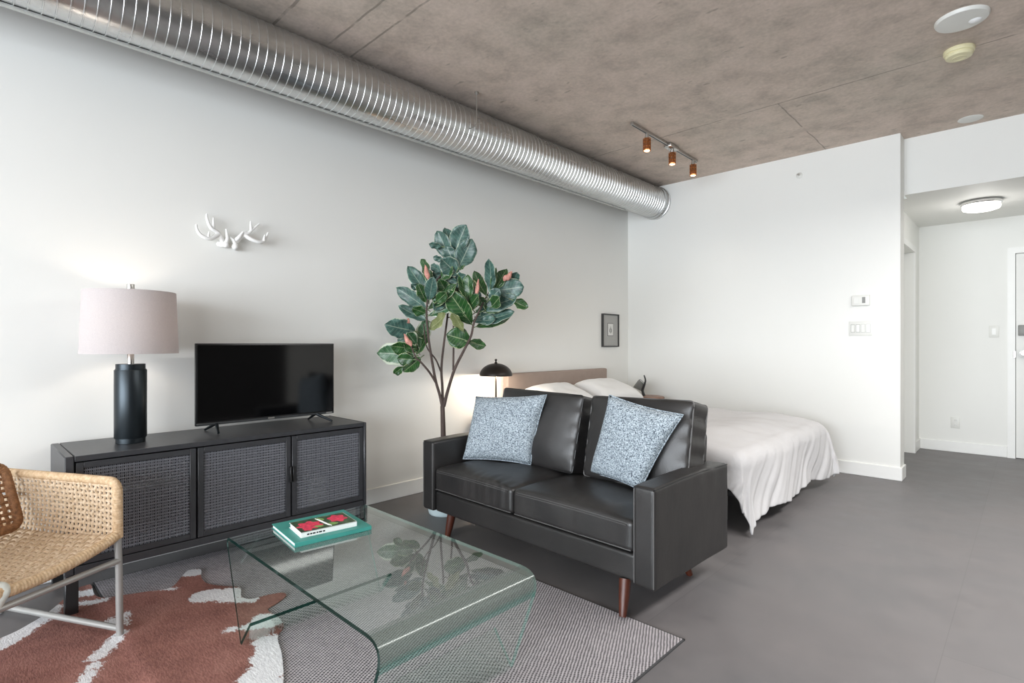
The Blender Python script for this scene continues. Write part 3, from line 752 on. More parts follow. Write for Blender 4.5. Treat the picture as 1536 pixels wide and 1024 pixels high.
def cowhide():
    out = [(0.523, -5.356), (0.459, -5.264), (0.38, -5.194), (0.265, -5.126), (0.196, -5.081), (0.185, -5.043), (0.219, -5.03), (0.34, -5.036), (0.416, -5.016), (0.446, -4.961), (0.486, -4.868), (0.519, -4.781), (0.411, -4.704), (0.363, -4.664), (0.394, -4.619), (0.499, -4.647), (0.598, -4.647), (0.687, -4.6), (0.751, -4.558), (0.846, -4.586), (0.904, -4.565), (0.918, -4.499), (0.942, -4.445), (0.984, -4.445), (1.021, -4.496), (1.055, -4.554), (1.148, -4.549), (1.234, -4.563), (1.284, -4.604), (1.335, -4.627), (1.41, -4.647), (1.497, -4.678), (1.598, -4.721), (1.72, -4.80), (1.78, -4.98), (1.70, -5.12), (1.62, -5.30), (1.72, -5.52), (1.60, -5.60), (1.42, -5.45), (1.15, -5.58), (.88, -5.66), (.80, -5.85), (.62, -5.86), (.60, -5.62)]
    caps = [((0.582, -5.358), (0.522, -5.298), .05), ((0.509, -5.297), (0.443, -5.232), .05), ((0.36, -5.18), (.40, -5.20), .03), ((0.265, -5.09), (0.303, -5.035), .035), ((0.391, -5.083), (0.439, -5.02), .022), ((0.659, -4.978), (0.763, -4.998), .016), ((0.671, -5.028), (0.717, -5.027), .022), ((0.895, -5.082), (0.836, -5.031), .030), ((0.952, -5.123), (0.911, -5.085), .032), ((1.057, -5.154), (0.988, -5.128), .022), ((1.113, -5.19), (1.066, -5.155), .02), ((0.499, -4.829), (0.541, -4.77), .016), ((0.38, -4.68), (0.435, -4.64), .042), ((0.722, -4.700), (0.795, -4.600), .062), ((0.866, -4.615), (0.906, -4.571), .032), ((0.830, -4.640), (0.80, -4.66), .030), ((1.12, -4.60), (1.165, -4.585), .05), ((1.14, -4.67), (1.2, -4.60), .022), ((1.305, -4.655), (1.406, -4.679), .05), ((1.41, -4.705), (1.507, -4.721), .055), ((1.508, -4.761), (1.60, -4.79), .07), ((1.109, -4.734), (1.113, -4.711), .02), ((1.64, -4.85), (1.7, -5.02), .07), ((1.6, -5.55), (1.66, -5.5), .08), ((.7, -5.8), (.68, -5.6), .07)]
    ol = smooth_path([(x, y, 0) for x, y in out], 5, closed=True)
    bm = B(); f = bm.faces.new([bm.verts.new(p) for p in ol])
    bmesh.ops.triangulate(bm, faces=[f])
    for ax in (0, 1):
        lo = min(v.co[ax] for v in bm.verts); hi = max(v.co[ax] for v in bm.verts); c = lo+.012
        while c < hi:
            co = [0, 0, 0]; co[ax] = c; no = [0, 0, 0]; no[ax] = 1
            bmesh.ops.bisect_plane(bm, geom=bm.verts[:]+bm.edges[:]+bm.faces[:], dist=1e-5, plane_co=co, plane_no=no); c += .02
    r = bmesh.ops.extrude_face_region(bm, geom=bm.faces[:])
    for v in [g for g in r['geom'] if isinstance(g, bmesh.types.BMVert)]:
        v.co.z += .004
    ctr = V((1.0, -5.05, 0))
    for v in bm.verts:                  # the hide steps down off the rug on to the floor
        q = min(v.co.x-RX0, v.co.y-RY0, RX1-v.co.x)
        v.co.z += .0006+.0078*max(0, min(1, (q+.025)/.025))
    vals = []
    bm.verts.ensure_lookup_table()
    for v in bm.verts:
        p = V((v.co.x, v.co.y)); best = -1
        for a, c, rad in caps:
            a = V(a); c = V(c); d = c-a; tt = max(0, min(1, (p-a).dot(d)/d.length_squared))
            best = max(best, rad-(p-(a+d*tt)).length)
        vals.append(.5+max(-.3, min(.3, best)))
    t = thing('cowhide_rug', 'brown and white cowhide rug lying over the flatweave rug', 'cowhide', ctr)
    for v in bm.verts: v.co -= ctr
    me_vals = vals
    o = obj('hide', bm, M_cow, t)
    at = o.data.attributes.new('white_hair', 'FLOAT', 'POINT'); at.data.foreach_set('value', me_vals)
    return o
cowhide()

# ------------------------------------------------------------------ glass coffee table
def coffee_table():
    t = thing('glass_coffee_table', 'bent clear glass coffee table standing on the rugs', 'coffee table', (1.67, -4.43, 0))
    ya, yb, TZ, th = -4.735, -4.135, .385, .012
    zf = .014
    # profile of the sheet centre line in the x-z plane
    line = [(1.352, .122), (1.262, zf+.004), (1.110, TZ-.006), (2.222, TZ-.006), (2.090, zf+.004), (2.005, .122)]
    def prof(pts, rads):
        pts = [V((p[0], 0, p[1])) for p in pts]; out = [pts[0]]; tagl = [0]
        for i in range(1, len(pts)-1):
            a, b_, c = pts[i-1], pts[i], pts[i+1]; rad = rads[i-1]
            p = b_+(a-b_).normalized()*rad; q = b_+(c-b_).normalized()*rad; n = 8 if rad > .02 else 4
            for k in range(n+1):
                s = k/n; out.append(p*(1-s)**2+b_*2*s*(1-s)+q*s*s); tagl.append(1 if rad > .02 else 0)
        out.append(pts[-1]); tagl.append(0); return out, tagl
    pts, tg = prof(line, (.008, .035, .085, .008))
    n = len(pts); b = B(); O, I = [], []
    for i, p in enumerate(pts):
        d = (pts[min(i+1, n-1)]-pts[max(i-1, 0)]).normalized(); nn = V((-d.z, 0, d.x))
        O.append(p+nn*th/2); I.append(p-nn*th/2)
    def taper(p):                       # the sheet narrows a little towards the foot
        return 0.0
    vs = [[b.verts.new((q.x, y, q.z)) for y in (ya, yb)] for q in O]; ws = [[b.verts.new((q.x, y, q.z)) for y in (ya, yb)] for q in I]
    mid = n//2
    for i in range(n-1):
        bend = 1 if (tg[i] and tg[i+1] and pts[i].x > 1.9 and pts[i].z > .2) else 0
        for A in (vs, ws):
            f = b.faces.new((A[i][0], A[i+1][0], A[i+1][1], A[i][1])); f.material_index = bend*2
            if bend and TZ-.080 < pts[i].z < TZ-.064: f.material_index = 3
        for k in (0, 1):
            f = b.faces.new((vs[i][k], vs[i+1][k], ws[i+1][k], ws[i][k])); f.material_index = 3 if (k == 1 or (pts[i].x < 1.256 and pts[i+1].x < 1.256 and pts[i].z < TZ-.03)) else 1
    for i in (0, n-1):
        f = b.faces.new((vs[i][0], vs[i][1], ws[i][1], ws[i][0])); f.material_index = 1
    obj('bent_glass_sheet', b, [M_glass, M_glassedge, M_glassbend, M_glassedge_lit], t, world=True, angle=25)
coffee_table()
TZ = .385
# books
def book(name, label, corners, z, h, cover, spine_txt=False, overhang=.003):
    c = sum((V(p) for p in corners), V((0, 0)))/4
    ax = (V(corners[1])-V(corners[0])); ang = math.atan2(ax.y, ax.x)
    w = ((V(corners[1])-V(corners[0])).length+(V(corners[2])-V(corners[3])).length)/2
    l = ((V(corners[2])-V(corners[1])).length+(V(corners[3])-V(corners[0])).length)/2
    t = thing(name, label, 'book', (c.x, c.y, z), ang)
    b = B(); box(b, (-w/2+.004, -l/2+.004, .0025), (w/2-.002, l/2-.004, h-.0025)); obj('pages', b, M_page, t, smooth=False)
    return t, w, l
t, w, l = book('large_book', 'large teal book lying flat on the glass table under the floral book', [(1.155, -4.575), (1.435, -4.605), (1.452, -4.300), (1.172, -4.270)], TZ, .017, M_teal)
b = B(); box(b, (-w/2, -l/2, 0), (w/2, l/2, .0028), .0008, 1); box(b, (-w/2, -l/2, .0144), (w/2, l/2, .017), .0008, 1); box(b, (w/2-.003, -l/2, .0005), (w/2, l/2, .0165), .0008, 1)
obj('cover', b, M_teal, t)
t, w, l = book('small_book', 'white book with pink flowers on its cover on top of the teal book', [(1.250, -4.545), (1.400, -4.565), (1.415, -4.345), (1.265, -4.325)], TZ+.017, .020, None)
b = B(); box(b, (-w/2, -l/2, 0), (w/2, l/2, .0015)); box(b, (-w/2, -l/2, .0185), (w/2, l/2, .0195)); box(b, (w/2-.0015, -l/2, 0), (w/2, l/2, .0195)); cv = obj('cover', b, M_page, t, smooth=False)
def cover_mat():
    q = NT('dark green cover'); q.base(q.ramp(q.noise(q.coord(), 45, 3), [(.35, lin(34, 48, 36)), (.6, lin(66, 96, 60)), (.75, lin(120, 140, 90))])); return q.set(.35)
b = B(); box(b, (-w/2+.002, -l/2+.002, .0193), (w/2-.004, l/2-.002, .0200)); obj('cover_print', b, cover_mat(), t, smooth=False)
M_pink = plain('pink petals', (226, 62, 92), .5, var=.3, nscale=60); M_leafprint = plain('printed leaf', (128, 168, 92), .5)
def blob(b, cx, cy, rx, ry, z, k=7, wob=.18, ph=0):
    pts = [(cx+rx*(1+wob*math.sin(k*a+ph))*math.cos(a), cy+ry*(1+wob*math.sin(k*a+ph))*math.sin(a)) for a in [2*PI*i/60 for i in range(60)]]
    prism(b, pts, z, z+.0003)
b = B(); blob(b, .005, -.055, .045, .044, .0200); blob(b, -.012, .062, .044, .034, .0200, 6, .15, 1); blob(b, .045, -.075, .02, .018, .0201, 5)
obj('printed_flowers', b, M_pink, t, smooth=False)
b = B(); blob(b, .042, .022, .016, .022, .0202, 2, .1); blob(b, -.04, .0, .02, .014, .0202, 2, .2); blob(b, .04, -.03, .012, .016, .0202, 2, .2)
obj('printed_leaves', b, M_leafprint, t, smooth=False)
b = B()
for k, (dx, dy) in enumerate(((0, 0), (.010, .004), (.02, .008))): tube(b, [(-.06+dx, -.012+dy, .0202), (.05+dx*.6, .004+dy, .0202)], .0016, 4)
obj('printed_stems', b, M_page, t)
b = B(); y = -l/2+.022
for wd in (.012, .010, .014, .009, .016, .011): 
    box(b, (w/2-.0002, y, .007), (w/2+.0004, y+wd*.75, .0125)); y += wd
obj('spine_print', b, M_ink, t, smooth=False)

# ------------------------------------------------------------------ woven chair
def woven(bm, fn, nu, nv, ru, rv, amp, sub=4, thick=.0035):
    """fn(u,v)->point ; strands along u and along v, woven over and under"""
    e = 1e-3
    def nrm(u, v):
        a = fn(min(1, u+e), v)-fn(max(0, u-e), v); c = fn(u, min(1, v+e))-fn(u, max(0, v-e))
        return a.cross(c).normalized(), a.normalized(), c.normalized()
    def strand(along_u, idx):
        N = (nu if along_u else nv)*sub; other = (idx+.5)/(nv if along_u else nu)
        rings = []
        for k in range(N+1):
            s = k/N; u, v = (s, other) if along_u else (other, s)
            n, tu, tv = nrm(u, v); w = tv if along_u else tu
            ph = math.sin(PI*(s*(nu if along_u else nv))+PI*idx+(0 if along_u else PI))
            p = fn(u, v)+n*amp*ph; hw = rv if along_u else ru
            rings.append([bm.verts.new(p+w*hw*ca+n*thick*sa) for ca, sa in ((-1, 0), (-.55, 1), (.55, 1), (1, 0), (.55, -1), (-.55, -1))])
        for A, C in zip(rings, rings[1:]):
            for k in range(6): bm.faces.new((A[k], A[(k+1) % 6], C[(k+1) % 6], C[k]))
        bm.faces.new(rings[0]); bm.faces.new(rings[-1])
    for i in range(nv): strand(True, i)
    for i in range(nu): strand(False, i)
def cord_wrap(bm, pts, r, pitch=.0105, seg=10):
    """tube with the rounded ridges of wrapped cord"""
    P = [V(p) for p in pts]; L = [0]
    for a, c in zip(P, P[1:]): L.append(L[-1]+(c-a).length)
    n = max(4, int(L[-1]/pitch*4)); out, rr = [], []; j = 0
    for k in range(n+1):
        s = L[-1]*k/n
        while j < len(L)-2 and L[j+1] < s: j += 1
        f = (s-L[j])/max(1e-9, L[j+1]-L[j]); out.append(P[j].lerp(P[j+1], min(1, f))); rr.append(r*(.93+.07*abs(math.sin(PI*s/pitch))))
    tube(bm, out, rr, seg)
def chair():
    P0 = V((.836, -5.031, 0)); fw = V((.88, .47, 0)).normalized(); rt = V((fw.y, -fw.x, 0)); FZ = .0055
    P = lambda s, o, z: P0-fw*s+rt*o+V((0, 0, z))
    t = thing('woven_armchair', 'tan woven cord armchair with grey tube frame at the left edge', 'armchair', tuple(P(.33, .35, 0)))
    W, D = .70, .66
    add = lambda name, b, m, par=t, **k: obj(name, b, m, par, world=True, **k)
    for o in (0, W):
        b = B(); tube(b, fillet([P(0, o, FZ), P(.006, o, .30), P(.012, o, .40)], .05), .0125, 14); add('front_leg', b, M_graymetal)
        b = B(); tube(b, fillet([P(D, o, FZ), P(D, o, .60)], .01), .0125, 14); add('rear_leg', b, M_graymetal)
        b = B(); tube(b, [P(0, o, .034), P(D, o, .034)], .0118, 14); add('side_bar', b, M_graymetal)
        b = B(); pts = fillet([P(.010, o, .385), P(.012, o, .605), P(D+.0, o, .602)], .045, 8); cord_wrap(b, pts, .0175); add('arm_rim', b, M_cordrim)
        b = B(); sgn = 1 if o == 0 else -1
        fn = lambda u, v: P(.018+(D-.03)*u, o+sgn*(.006-.014*math.sin(PI*u)*math.sin(PI*v)), .360+.236*v)
        woven(b, fn, 28, 12, .0074, .0056, .0024); add('arm_panel', b, M_cord)
    b = B(); tube(b, [P(.004, 0, .298), P(.004, W, .290)], .0115, 14); add('stretcher', b, M_graymetal)
    b = B(); tube(b, [P(D, 0, .30), P(D, W, .30)], .0115, 14); add('stretcher', b, M_graymetal)
    sag = lambda u: .058*math.sin(PI*min(1, max(0, u)))**.8
    o0, o1 = .010, W-.010
    def seat(u, v): return P(.010+.60*u, o0+(o1-o0)*v, .400-.022*u-sag(v)*(1-.25*u)-.012*math.sin(PI*u))
    b = B(); woven(b, seat, 25, 28, .0072, .0072, .0030); add('seat', b, M_cord)
    b = B(); cord_wrap(b, [seat(0, i/24)+V((0, 0, -.004)) for i in range(25)], .0205); add('seat_rim', b, M_cordrim)
    b = B(); cord_wrap(b, [seat(1, i/24) for i in range(25)], .016); add('seat_rim', b, M_cordrim)
    # centre support under the seat, pale bent tube
    b = B(); tube(b, smooth_path([P(.16, .375, .325), P(.05, .372, .352), P(.004, .378, .345), P(.008, .40, .30), P(.02, .43, .2), P(.03, .44, FZ)], 6), .0145, 14)
    add('support_leg', b, M_paletube, label='pale bent support tube under the seat')
    # low backrest
    ba, bb = .052, W-.045
    def back(u, v): return P(.455+.10*v+.03*math.sin(PI*u), ba+(bb-ba)*u, .405+.245*v)
    b = B(); woven(b, back, 26, 11, .0072, .0066, .0026); bk = add('backrest', b, M_cordshaded, label='shaded brown cord backrest')
    pts = fillet([back(.5, 0), back(0, 0), back(0, 1), back(1, 1), back(1, 0), back(.5, 0)], .05, 6)
    b = B(); cord_wrap(b, pts, .0165); add('backrest_rim', b, M_cordshaded, bk)
    b = B(); tube(b, [P(D, 0, .52), back(0, .5)], .009, 10); add('back_bracket', b, M_graymetal)
    b = B(); tube(b, [P(D, W, .52), back(1, .5)], .009, 10); add('back_bracket', b, M_graymetal)
chair()

# ------------------------------------------------------------------ sofa
def sofa():
    t = thing('loveseat', 'black leather two seat sofa with wooden legs, its back to the bed', 'sofa', (1.52, -3.165, 0), math.radians(-1.5))
    HW, F, K, Z0, ZA, AW = .795, -.345, .345, .140, .556, .103
    add = lambda name, b, m, par=t, **k: obj(name, b, m, par, **k)
    def crease(co, nn, amp=.0035, f=14):
        return co+nn*(noise.noise(V((co.x*f, co.y*f, co.z*f)))*amp)
    for s in (-1, 1):
        c = V((s*(HW-AW/2), 0, (Z0+ZA)/2)); h = (AW/2, K, (ZA-Z0)/2)
        def disp(p, n):
            q = p.copy()
            q += n*noise.noise(V((p.x*6, p.y*6, p.z*6+s*3)))*.0025
            # a few puckers below the outer top edge
            if n.x*s > .5 and p.z > .02: q += n*(.0022*math.sin(p.y*46)*max(0, (p.z-.02)/.18)*math.exp(-((p.y-.14)/.16)**2))
            q.z += .008*math.sin(PI*(p.y+K)/(2*K)) if p.z > .1 else 0
            return q
        b = B(); rbox(b, h, .016, 26, disp, Matrix.Translation(c)); arm = add('armrest', b, M_leather)
        # piping round the front face and along the top edges
        b = B(); y = F-.001; e = .010
        for xx in (c.x-h[0]+.006, c.x+h[0]-.006):
            tube(b, [(xx, y+.003, Z0+.012), (xx, y+.003, ZA-.012)], .0028, 8)
        add('front_piping', b, M_stitch, arm)
        b = B()
        for xx in (c.x-h[0]+.004, c.x+h[0]-.004):
            tube(b, [(xx, F+.006, ZA-.006), (xx, -.1, ZA+.003), (xx, .1, ZA+.003), (xx, K-.01, ZA-.005)], .003, 8)
        tube(b, [(c.x-h[0]+.006, F+.004, ZA-.007), (c.x+h[0]-.006, F+.004, ZA-.007)], .003, 8)
        add('top_piping', b, M_blackpipe, arm)
    IX = HW-AW
    b = B(); rbox(b, (IX-.001, .330, .060), .014, 18, lambda p, n: crease(p, n, .002, 8), Matrix.Translation((0, .005, .200))); add('seat_base', b, M_leather)
    b = B(); tilt = Matrix.Translation((0, .285, .478)) @ Matrix.Rotation(math.radians(-6), 4, 'X')
    rbox(b, (IX-.002, .055, .225), .03, 18, lambda p, n: crease(p, n, .003, 7), tilt); add('back_frame', b, M_leather)
    # seat cushions
    for i, (x0, x1) in enumerate(((-IX+.003, -.030), (-.024, IX-.003))):
        hx = (x1-x0)/2; c = V(((x0+x1)/2, -.085, .334)); h = (hx, .253, .068)
        def disp(p, n, hx=hx, i=i):
            q = p.copy(); u = p.x/hx; v = p.y/.253
            if n.z > .2: q.z += .030*(1-u**4)*(1-v**4)
            # gathers running over the front edge
            if v < -.55:
                g = math.sin(p.x*62+i*2+2*math.sin(p.x*17))*.5+.5*math.sin(p.x*103+1)
                q += n*g*.0036*min(1, (-.55-v)/.3)*((.15+.85*max(0, math.sin(p.x*6+.4))) if i == 0 else .18)
            q += n*noise.noise(V((p.x*7+i*5, p.y*7, p.z*4)))*.005
            return q
        b = B(); rbox(b, h, .024, 40, disp, Matrix.Translation(c)); cu = add('seat_cushion', b, M_leather)
        b = B()
        for dz in (.046, .054):
            tube(b, smooth_path([(c.x-hx+.03+(2*hx-.06)*k/12, c.y-.2545+(.054-dz)*-.3+(.003 if dz > .05 else 0), c.z+dz+.004*math.sin(PI*k/12)) for k in range(13)], 3), .0014, 6)
        tube(b, [(c.x-hx+.012, c.y-.249, c.z-.058), (c.x+hx-.012, c.y-.249, c.z-.058)], .003, 8)
        add('top_stitching', b, M_stitch, cu)
    # loose back cushions
    for i, (cx, w, rz, zc, roll) in enumerate(((-.275, .655, 0, .624, .6), (.418, .612, -1.2, .632, -1.6))):
        M = Matrix.Translation((cx, .175, zc)) @ Matrix.Rotation(math.radians(rz), 4, 'Z') @ Matrix.Rotation(math.radians(-13), 4, 'X') @ Matrix.Rotation(math.radians(roll), 4, 'Y')
        h = (w/2, .078, .222)
        def disp(p, n, w=w, i=i):
            q = p.copy(); u = p.x/(w/2); v = p.z/.222
            puff = (1-abs(u)**3.2)*(1-abs(v)**3.2)
            if abs(n.y) > .3: q.y += (-.040 if n.y < 0 else .012)*puff
            q += n*noise.noise(V((p.x*6+i*9, p.y*6, p.z*6)))*.006
            if abs(u) > .8: q += n*.004*math.sin(p.z*70+i)*(abs(u)-.8)/.2
            return q
        b = B(); rbox(b, h, .020, 26, disp, M); cu = add('back_cushion', b, M_leather)
        b = B()
        for yy in (-.068, .068):
            e = .0045
            loop = fillet([(-w/2+e, yy, 0), (-w/2+e, yy, -.222+e), (w/2-e, yy, -.222+e), (w/2-e, yy, .222-e), (-w/2+e, yy, .222-e), (-w/2+e, yy, 0)], .02, 5)
            tube(b, [M @ V(p) for p in loop], .0042, 8)
        add('cushion_piping', b, M_stitch if i else M_blackpipe, cu)
    # tapered legs
    for x, y, dx, dy in ((-.585, -.285, -.012, -.025), (.640, -.320, .022, -.052), (-.585, .27, -.02, .04), (.600, .19, .055, .035)):
        fz = .0075 if y < 0 and x > 0 else .0
        top = V((x, y, Z0+.004)); bot = V((x+dx, y+dy, fz))
        b = B(); d = bot-top
        tube(b, [top, top+d*.5, top+d*.93, bot], [.026, .0225, .0165, .0145], 20); add('leg', b, M_walnut)
sofa()

def throw_pillow(label, cs, seed):
    c = sum((V(p) for p in cs), V((0, 0, 0)))/4
    t = thing('throw_pillow', label, 'pillow', tuple(c))
    b = B(); rim = soft_pillow(b, [V(p)-c for p in cs], .135, 24, .06, .007, seed); o = obj('cover', b, M_boucle, t, angle=180)
    b = B(); tube(b, rim, .0035, 6, closed=True); obj('seam', b, M_boucle, o)
throw_pillow('blue grey speckled throw pillow at the left end of the black sofa', [(.800, -3.125, .800), (1.355, -3.075, .844), (1.275, -3.125, .432), (.855, -3.285, .428)], 1)
throw_pillow('blue grey speckled throw pillow at the right end of the black sofa', [(1.809, -3.105, .876), (2.226, -3.12, .811), (2.055, -3.215, .446), (1.680, -3.100, .447)], 5)

# ------------------------------------------------------------------ bed
BY0, BY1, BX1, BZ = -2.085, -.545, 2.07, .46
t = thing('bed', 'queen bed with low taupe headboard against the left wall', 'bed', (1.1, (BY0+BY1)/2, 0))
def bpart(name, fn, m, **k):
    b = B(); fn(b); return obj(name, b, m, t, world=True, **k)
bpart('headboard', lambda b: rbox(b, (.032, .775, .30), .016, 10, None, Matrix.Translation((.048, (BY0+BY1)/2-.005, .58))), M_headb)
bpart('bed_frame', lambda b: box(b, (.08, BY0+.02, .17), (BX1-.02, BY1-.02, .212), .01, 2), M_black)
bpart('mattress', lambda b: rbox(b, (1.0, .765, .125), .05, 8, None, Matrix.Translation((1.06, (BY0+BY1)/2, .335))), M_mattress)
for x in (.2, BX1-.12):
    for y in (BY0+.1, BY1-.1): bpart('leg', lambda b: cyl(b, (x, y, 0), (x, y, .172), .022, seg=16), M_black)
def duvet():
    x0, z0 = .64, .500; y0, y1, xe = BY0-.05, BY1+.02, BX1+.01
    ctr = V((1.3, (BY0+BY1)/2, 0))
    t = thing('duvet', 'white rumpled duvet draped over the bed and hanging to the floor', 'duvet', ctr)
    ds, dt = .47, .30
    NS, NTt = 120, 150; b = B(); g = {}
    for i in range(NS+1):
        s = x0+(xe+ds-x0)*i/NS
        for j in range(NTt+1):
            w = y0-dt+(y1-y0+dt+.26)*j/NTt
            es = max(0, s-xe); el = max(0, y0-w); er = max(0, w-y1); e = math.hypot(es, max(el, er))
            sx = min(s, xe); sy = min(max(w, y0), y1)
            puff = .035*noise.noise(V((s*2.2, w*2.4, 1)))+.012*noise.noise(V((s*7, w*7, 4)))
            if e <= 0:
                fx = min(1, (xe-s)/.35); fy = min(1, (w-y0)/.3, (y1-w)/.3)
                z = z0+.060*(1-(1-fx)**2)*(.55+.45*(1-(1-fy)**2))+puff*.8
                p = V((s, w, z))
            else:
                d = V((es, -el if el else er, 0)); d.normalize()
                R = .11; L = PI/2*R
                if e < L: a = e/R; out, dn = R*math.sin(a), R*(1-math.cos(a))
                else: out, dn = R+(e-L)*.10, R+(e-L)*.995
                # folds hang from the edge and open towards the hem
                along = w if es > max(el, er) else s
                k = max(0, min(1, (e-.05)/.35))
                al2 = along+1.0*(e-.1)*(1 if es else 0)
                fold = (math.sin(al2*25+1.5*math.sin(al2*5))+.7*math.sin(al2*47+2)+.4*math.sin(al2*83))*.0068*k + .06*k*noise.noise(V((along*2.6, e*2, 7)))
                out += fold; dn += .018*math.sin(along*8.3+1)*k
                fx = min(1, max(0, (xe-s)/.35)); fy = min(1, max(0, (w-y0)/.3), max(0, (y1-w)/.3))
                base = z0+.060*(1-(1-fx)**2)*(.55+.45*(1-(1-fy)**2))
                p = V((sx, sy, 0))+d*out; p.z = base-dn+puff*.6*(1-k)
                if es and er:                    # far corner flares towards the wall
                    p.z = max(p.z, .05); p.x += .03*k
                lim = .012+.012*abs(math.sin(along*19))
                if p.z < lim: p.x += (lim-p.z)*.25; p.z = lim
            p.y = min(p.y, -.012)
            g[i, j] = b.verts.new(p-ctr)
    for i in range(NS):
        for j in range(NTt): b.faces.new((g[i, j], g[i+1, j], g[i+1, j+1], g[i, j+1]))
    o = obj('cover', b, M_duvet, t, angle=180)
    m = o.modifiers.new('thick', 'SOLIDIFY'); m.thickness = .012; m.offset = -1
    m = o.modifiers.new('soft', 'SUBSURF'); m.levels = 1; m.render_levels = 1
duvet()
def bed_pillow(label, cs, seed):
    c = sum((V(p) for p in cs), V((0, 0, 0)))/4
    t = thing('bed_pillow', label, 'pillow', tuple(c))
    b = B(); rim = soft_pillow(b, [V(p)-c for p in cs], .20, 24, .05, .014, seed); obj('pillowcase', b, M_pcase, t, angle=180)
bed_pillow('white bed pillow propped on the headboard nearer the mushroom lamp', [(.16, -2.02, .725), (.16, -1.37, .735), (.55, -1.35, .585), (.55, -2.04, .58)], 2)
bed_pillow('white bed pillow propped on the headboard nearer the wall corner', [(.16, -1.27, .745), (.16, -.60, .735), (.55, -.56, .58), (.55, -1.30, .59)], 8)

# nightstands
def nightstand(label, x, y, z, m):
    t = thing('nightstand', label, 'nightstand', (x, y, 0))
    b = B(); lathe(b, [(0, z-.034), (.155, z-.034), (.166, z-.028), (.170, z-.016), (.166, z-.004), (.158, z), (0, z)], 40); obj('top', b, m, t)
    for k in range(3):
        a = 2*PI*k/3+PI*.75
        b = B(); tube(b, [(.115*math.cos(a), .115*math.sin(a), z-.034), (.15*math.cos(a), .15*math.sin(a), 0)], [.011, .008], 12); obj('leg', b, M_black, t)
    return t
nightstand('round wood topped nightstand under the mushroom lamp', .190, -2.375, .556, M_oak)
nightstand('round brown nightstand in the corner beyond the bed', .440, -.310, .585, M_brownwood)
# mushroom lamp
t = thing('mushroom_lamp', 'lit dark bronze dome lamp on the nightstand left of the bed', 'lamp', (.195, -2.352, .556))
b = B(); lathe(b, [(0, 0), (.068, 0), (.07, .004), (.068, .012), (.012, .018), (.0075, .024), (.0075, .395), (0, .395)], 32); obj('stand', b, M_bronze, t)
def dome(b, r, h, z, th):
    o = [(r*math.cos(a), z+h*math.sin(a)) for a in [PI/2*k/14 for k in range(15)]]; o[-1] = (.004, o[-1][1])
    i = [((r-th)*math.cos(a), z+(h-th)*math.sin(a)) for a in [PI/2*k/14 for k in range(15)]]; i[-1] = (.004, i[-1][1])
    lathe(b, o+i[::-1], 48, closed=True)
b = B(); dome(b, .137, .104, .322, .003); sh = obj('dome_shade', b, M_bronze, t)
b = B(); lathe(b, [(0, .43), (.012, .432), (.014, .438), (.007, .443), (.006, .452), (.011, .458), (.010, .466), (.0, .472)], 20, Matrix.Translation((0, 0, -.008))); obj('finial', b, M_bronze, sh)
b = B(); lathe(b, [(0, .345), (.022, .350), (.030, .372), (.022, .395), (.012, .405), (0, .41)], 20, Matrix.Translation((.0, 0, 0))); obj('bulb', b, M_bulb_soft, t)
ld = bpy.data.lights.new('bedside', 'POINT'); ld.energy = 7; ld.color = (1, .84, .66); ld.shadow_soft_size = .03
lo = bpy.data.objects.new('bedside_light', ld); COL.objects.link(lo); lo.parent = t; lo.location = (.02, 0, .325)

# small ornament on the far nightstand
t = thing('wire_ornament', 'small dark wire mesh ornament with curved horn by the corner nightstand', 'ornament', (.395, -.33, .585))
b = B(); tube(b, smooth_path([(.008, 0, .0), (-.004, 0, .03), (-.010, 0, .065), (.010, 0, .115), (.024, 0, .168), (.008, 0, .222)], 6), [.016-.0003*i for i in range(31)], 10); obj('horn', b, M_black, t)
b = B()
c0, c1, c2, c3 = [V(p) for p in ((-.120, 0, .088), (-.054, 0, .170), (.006, 0, .120), (-.016, 0, .050))]
for k in range(8):
    f = k/7
    tube(b, [c0.lerp(c1, f), c3.lerp(c2, f)], .0028, 6); tube(b, [c0.lerp(c3, f), c1.lerp(c2, f)], .0028, 6)
    tube(b, [c0.lerp(c1, f)+V((0, .035, 0)), c3.lerp(c2, f)+V((0, .035, 0))], .0022, 6)
for a in (c0, c1, c2, c3): tube(b, [a, a+V((0, .035, 0))], .003, 6)
obj('mesh_basket', b, M_black, t)

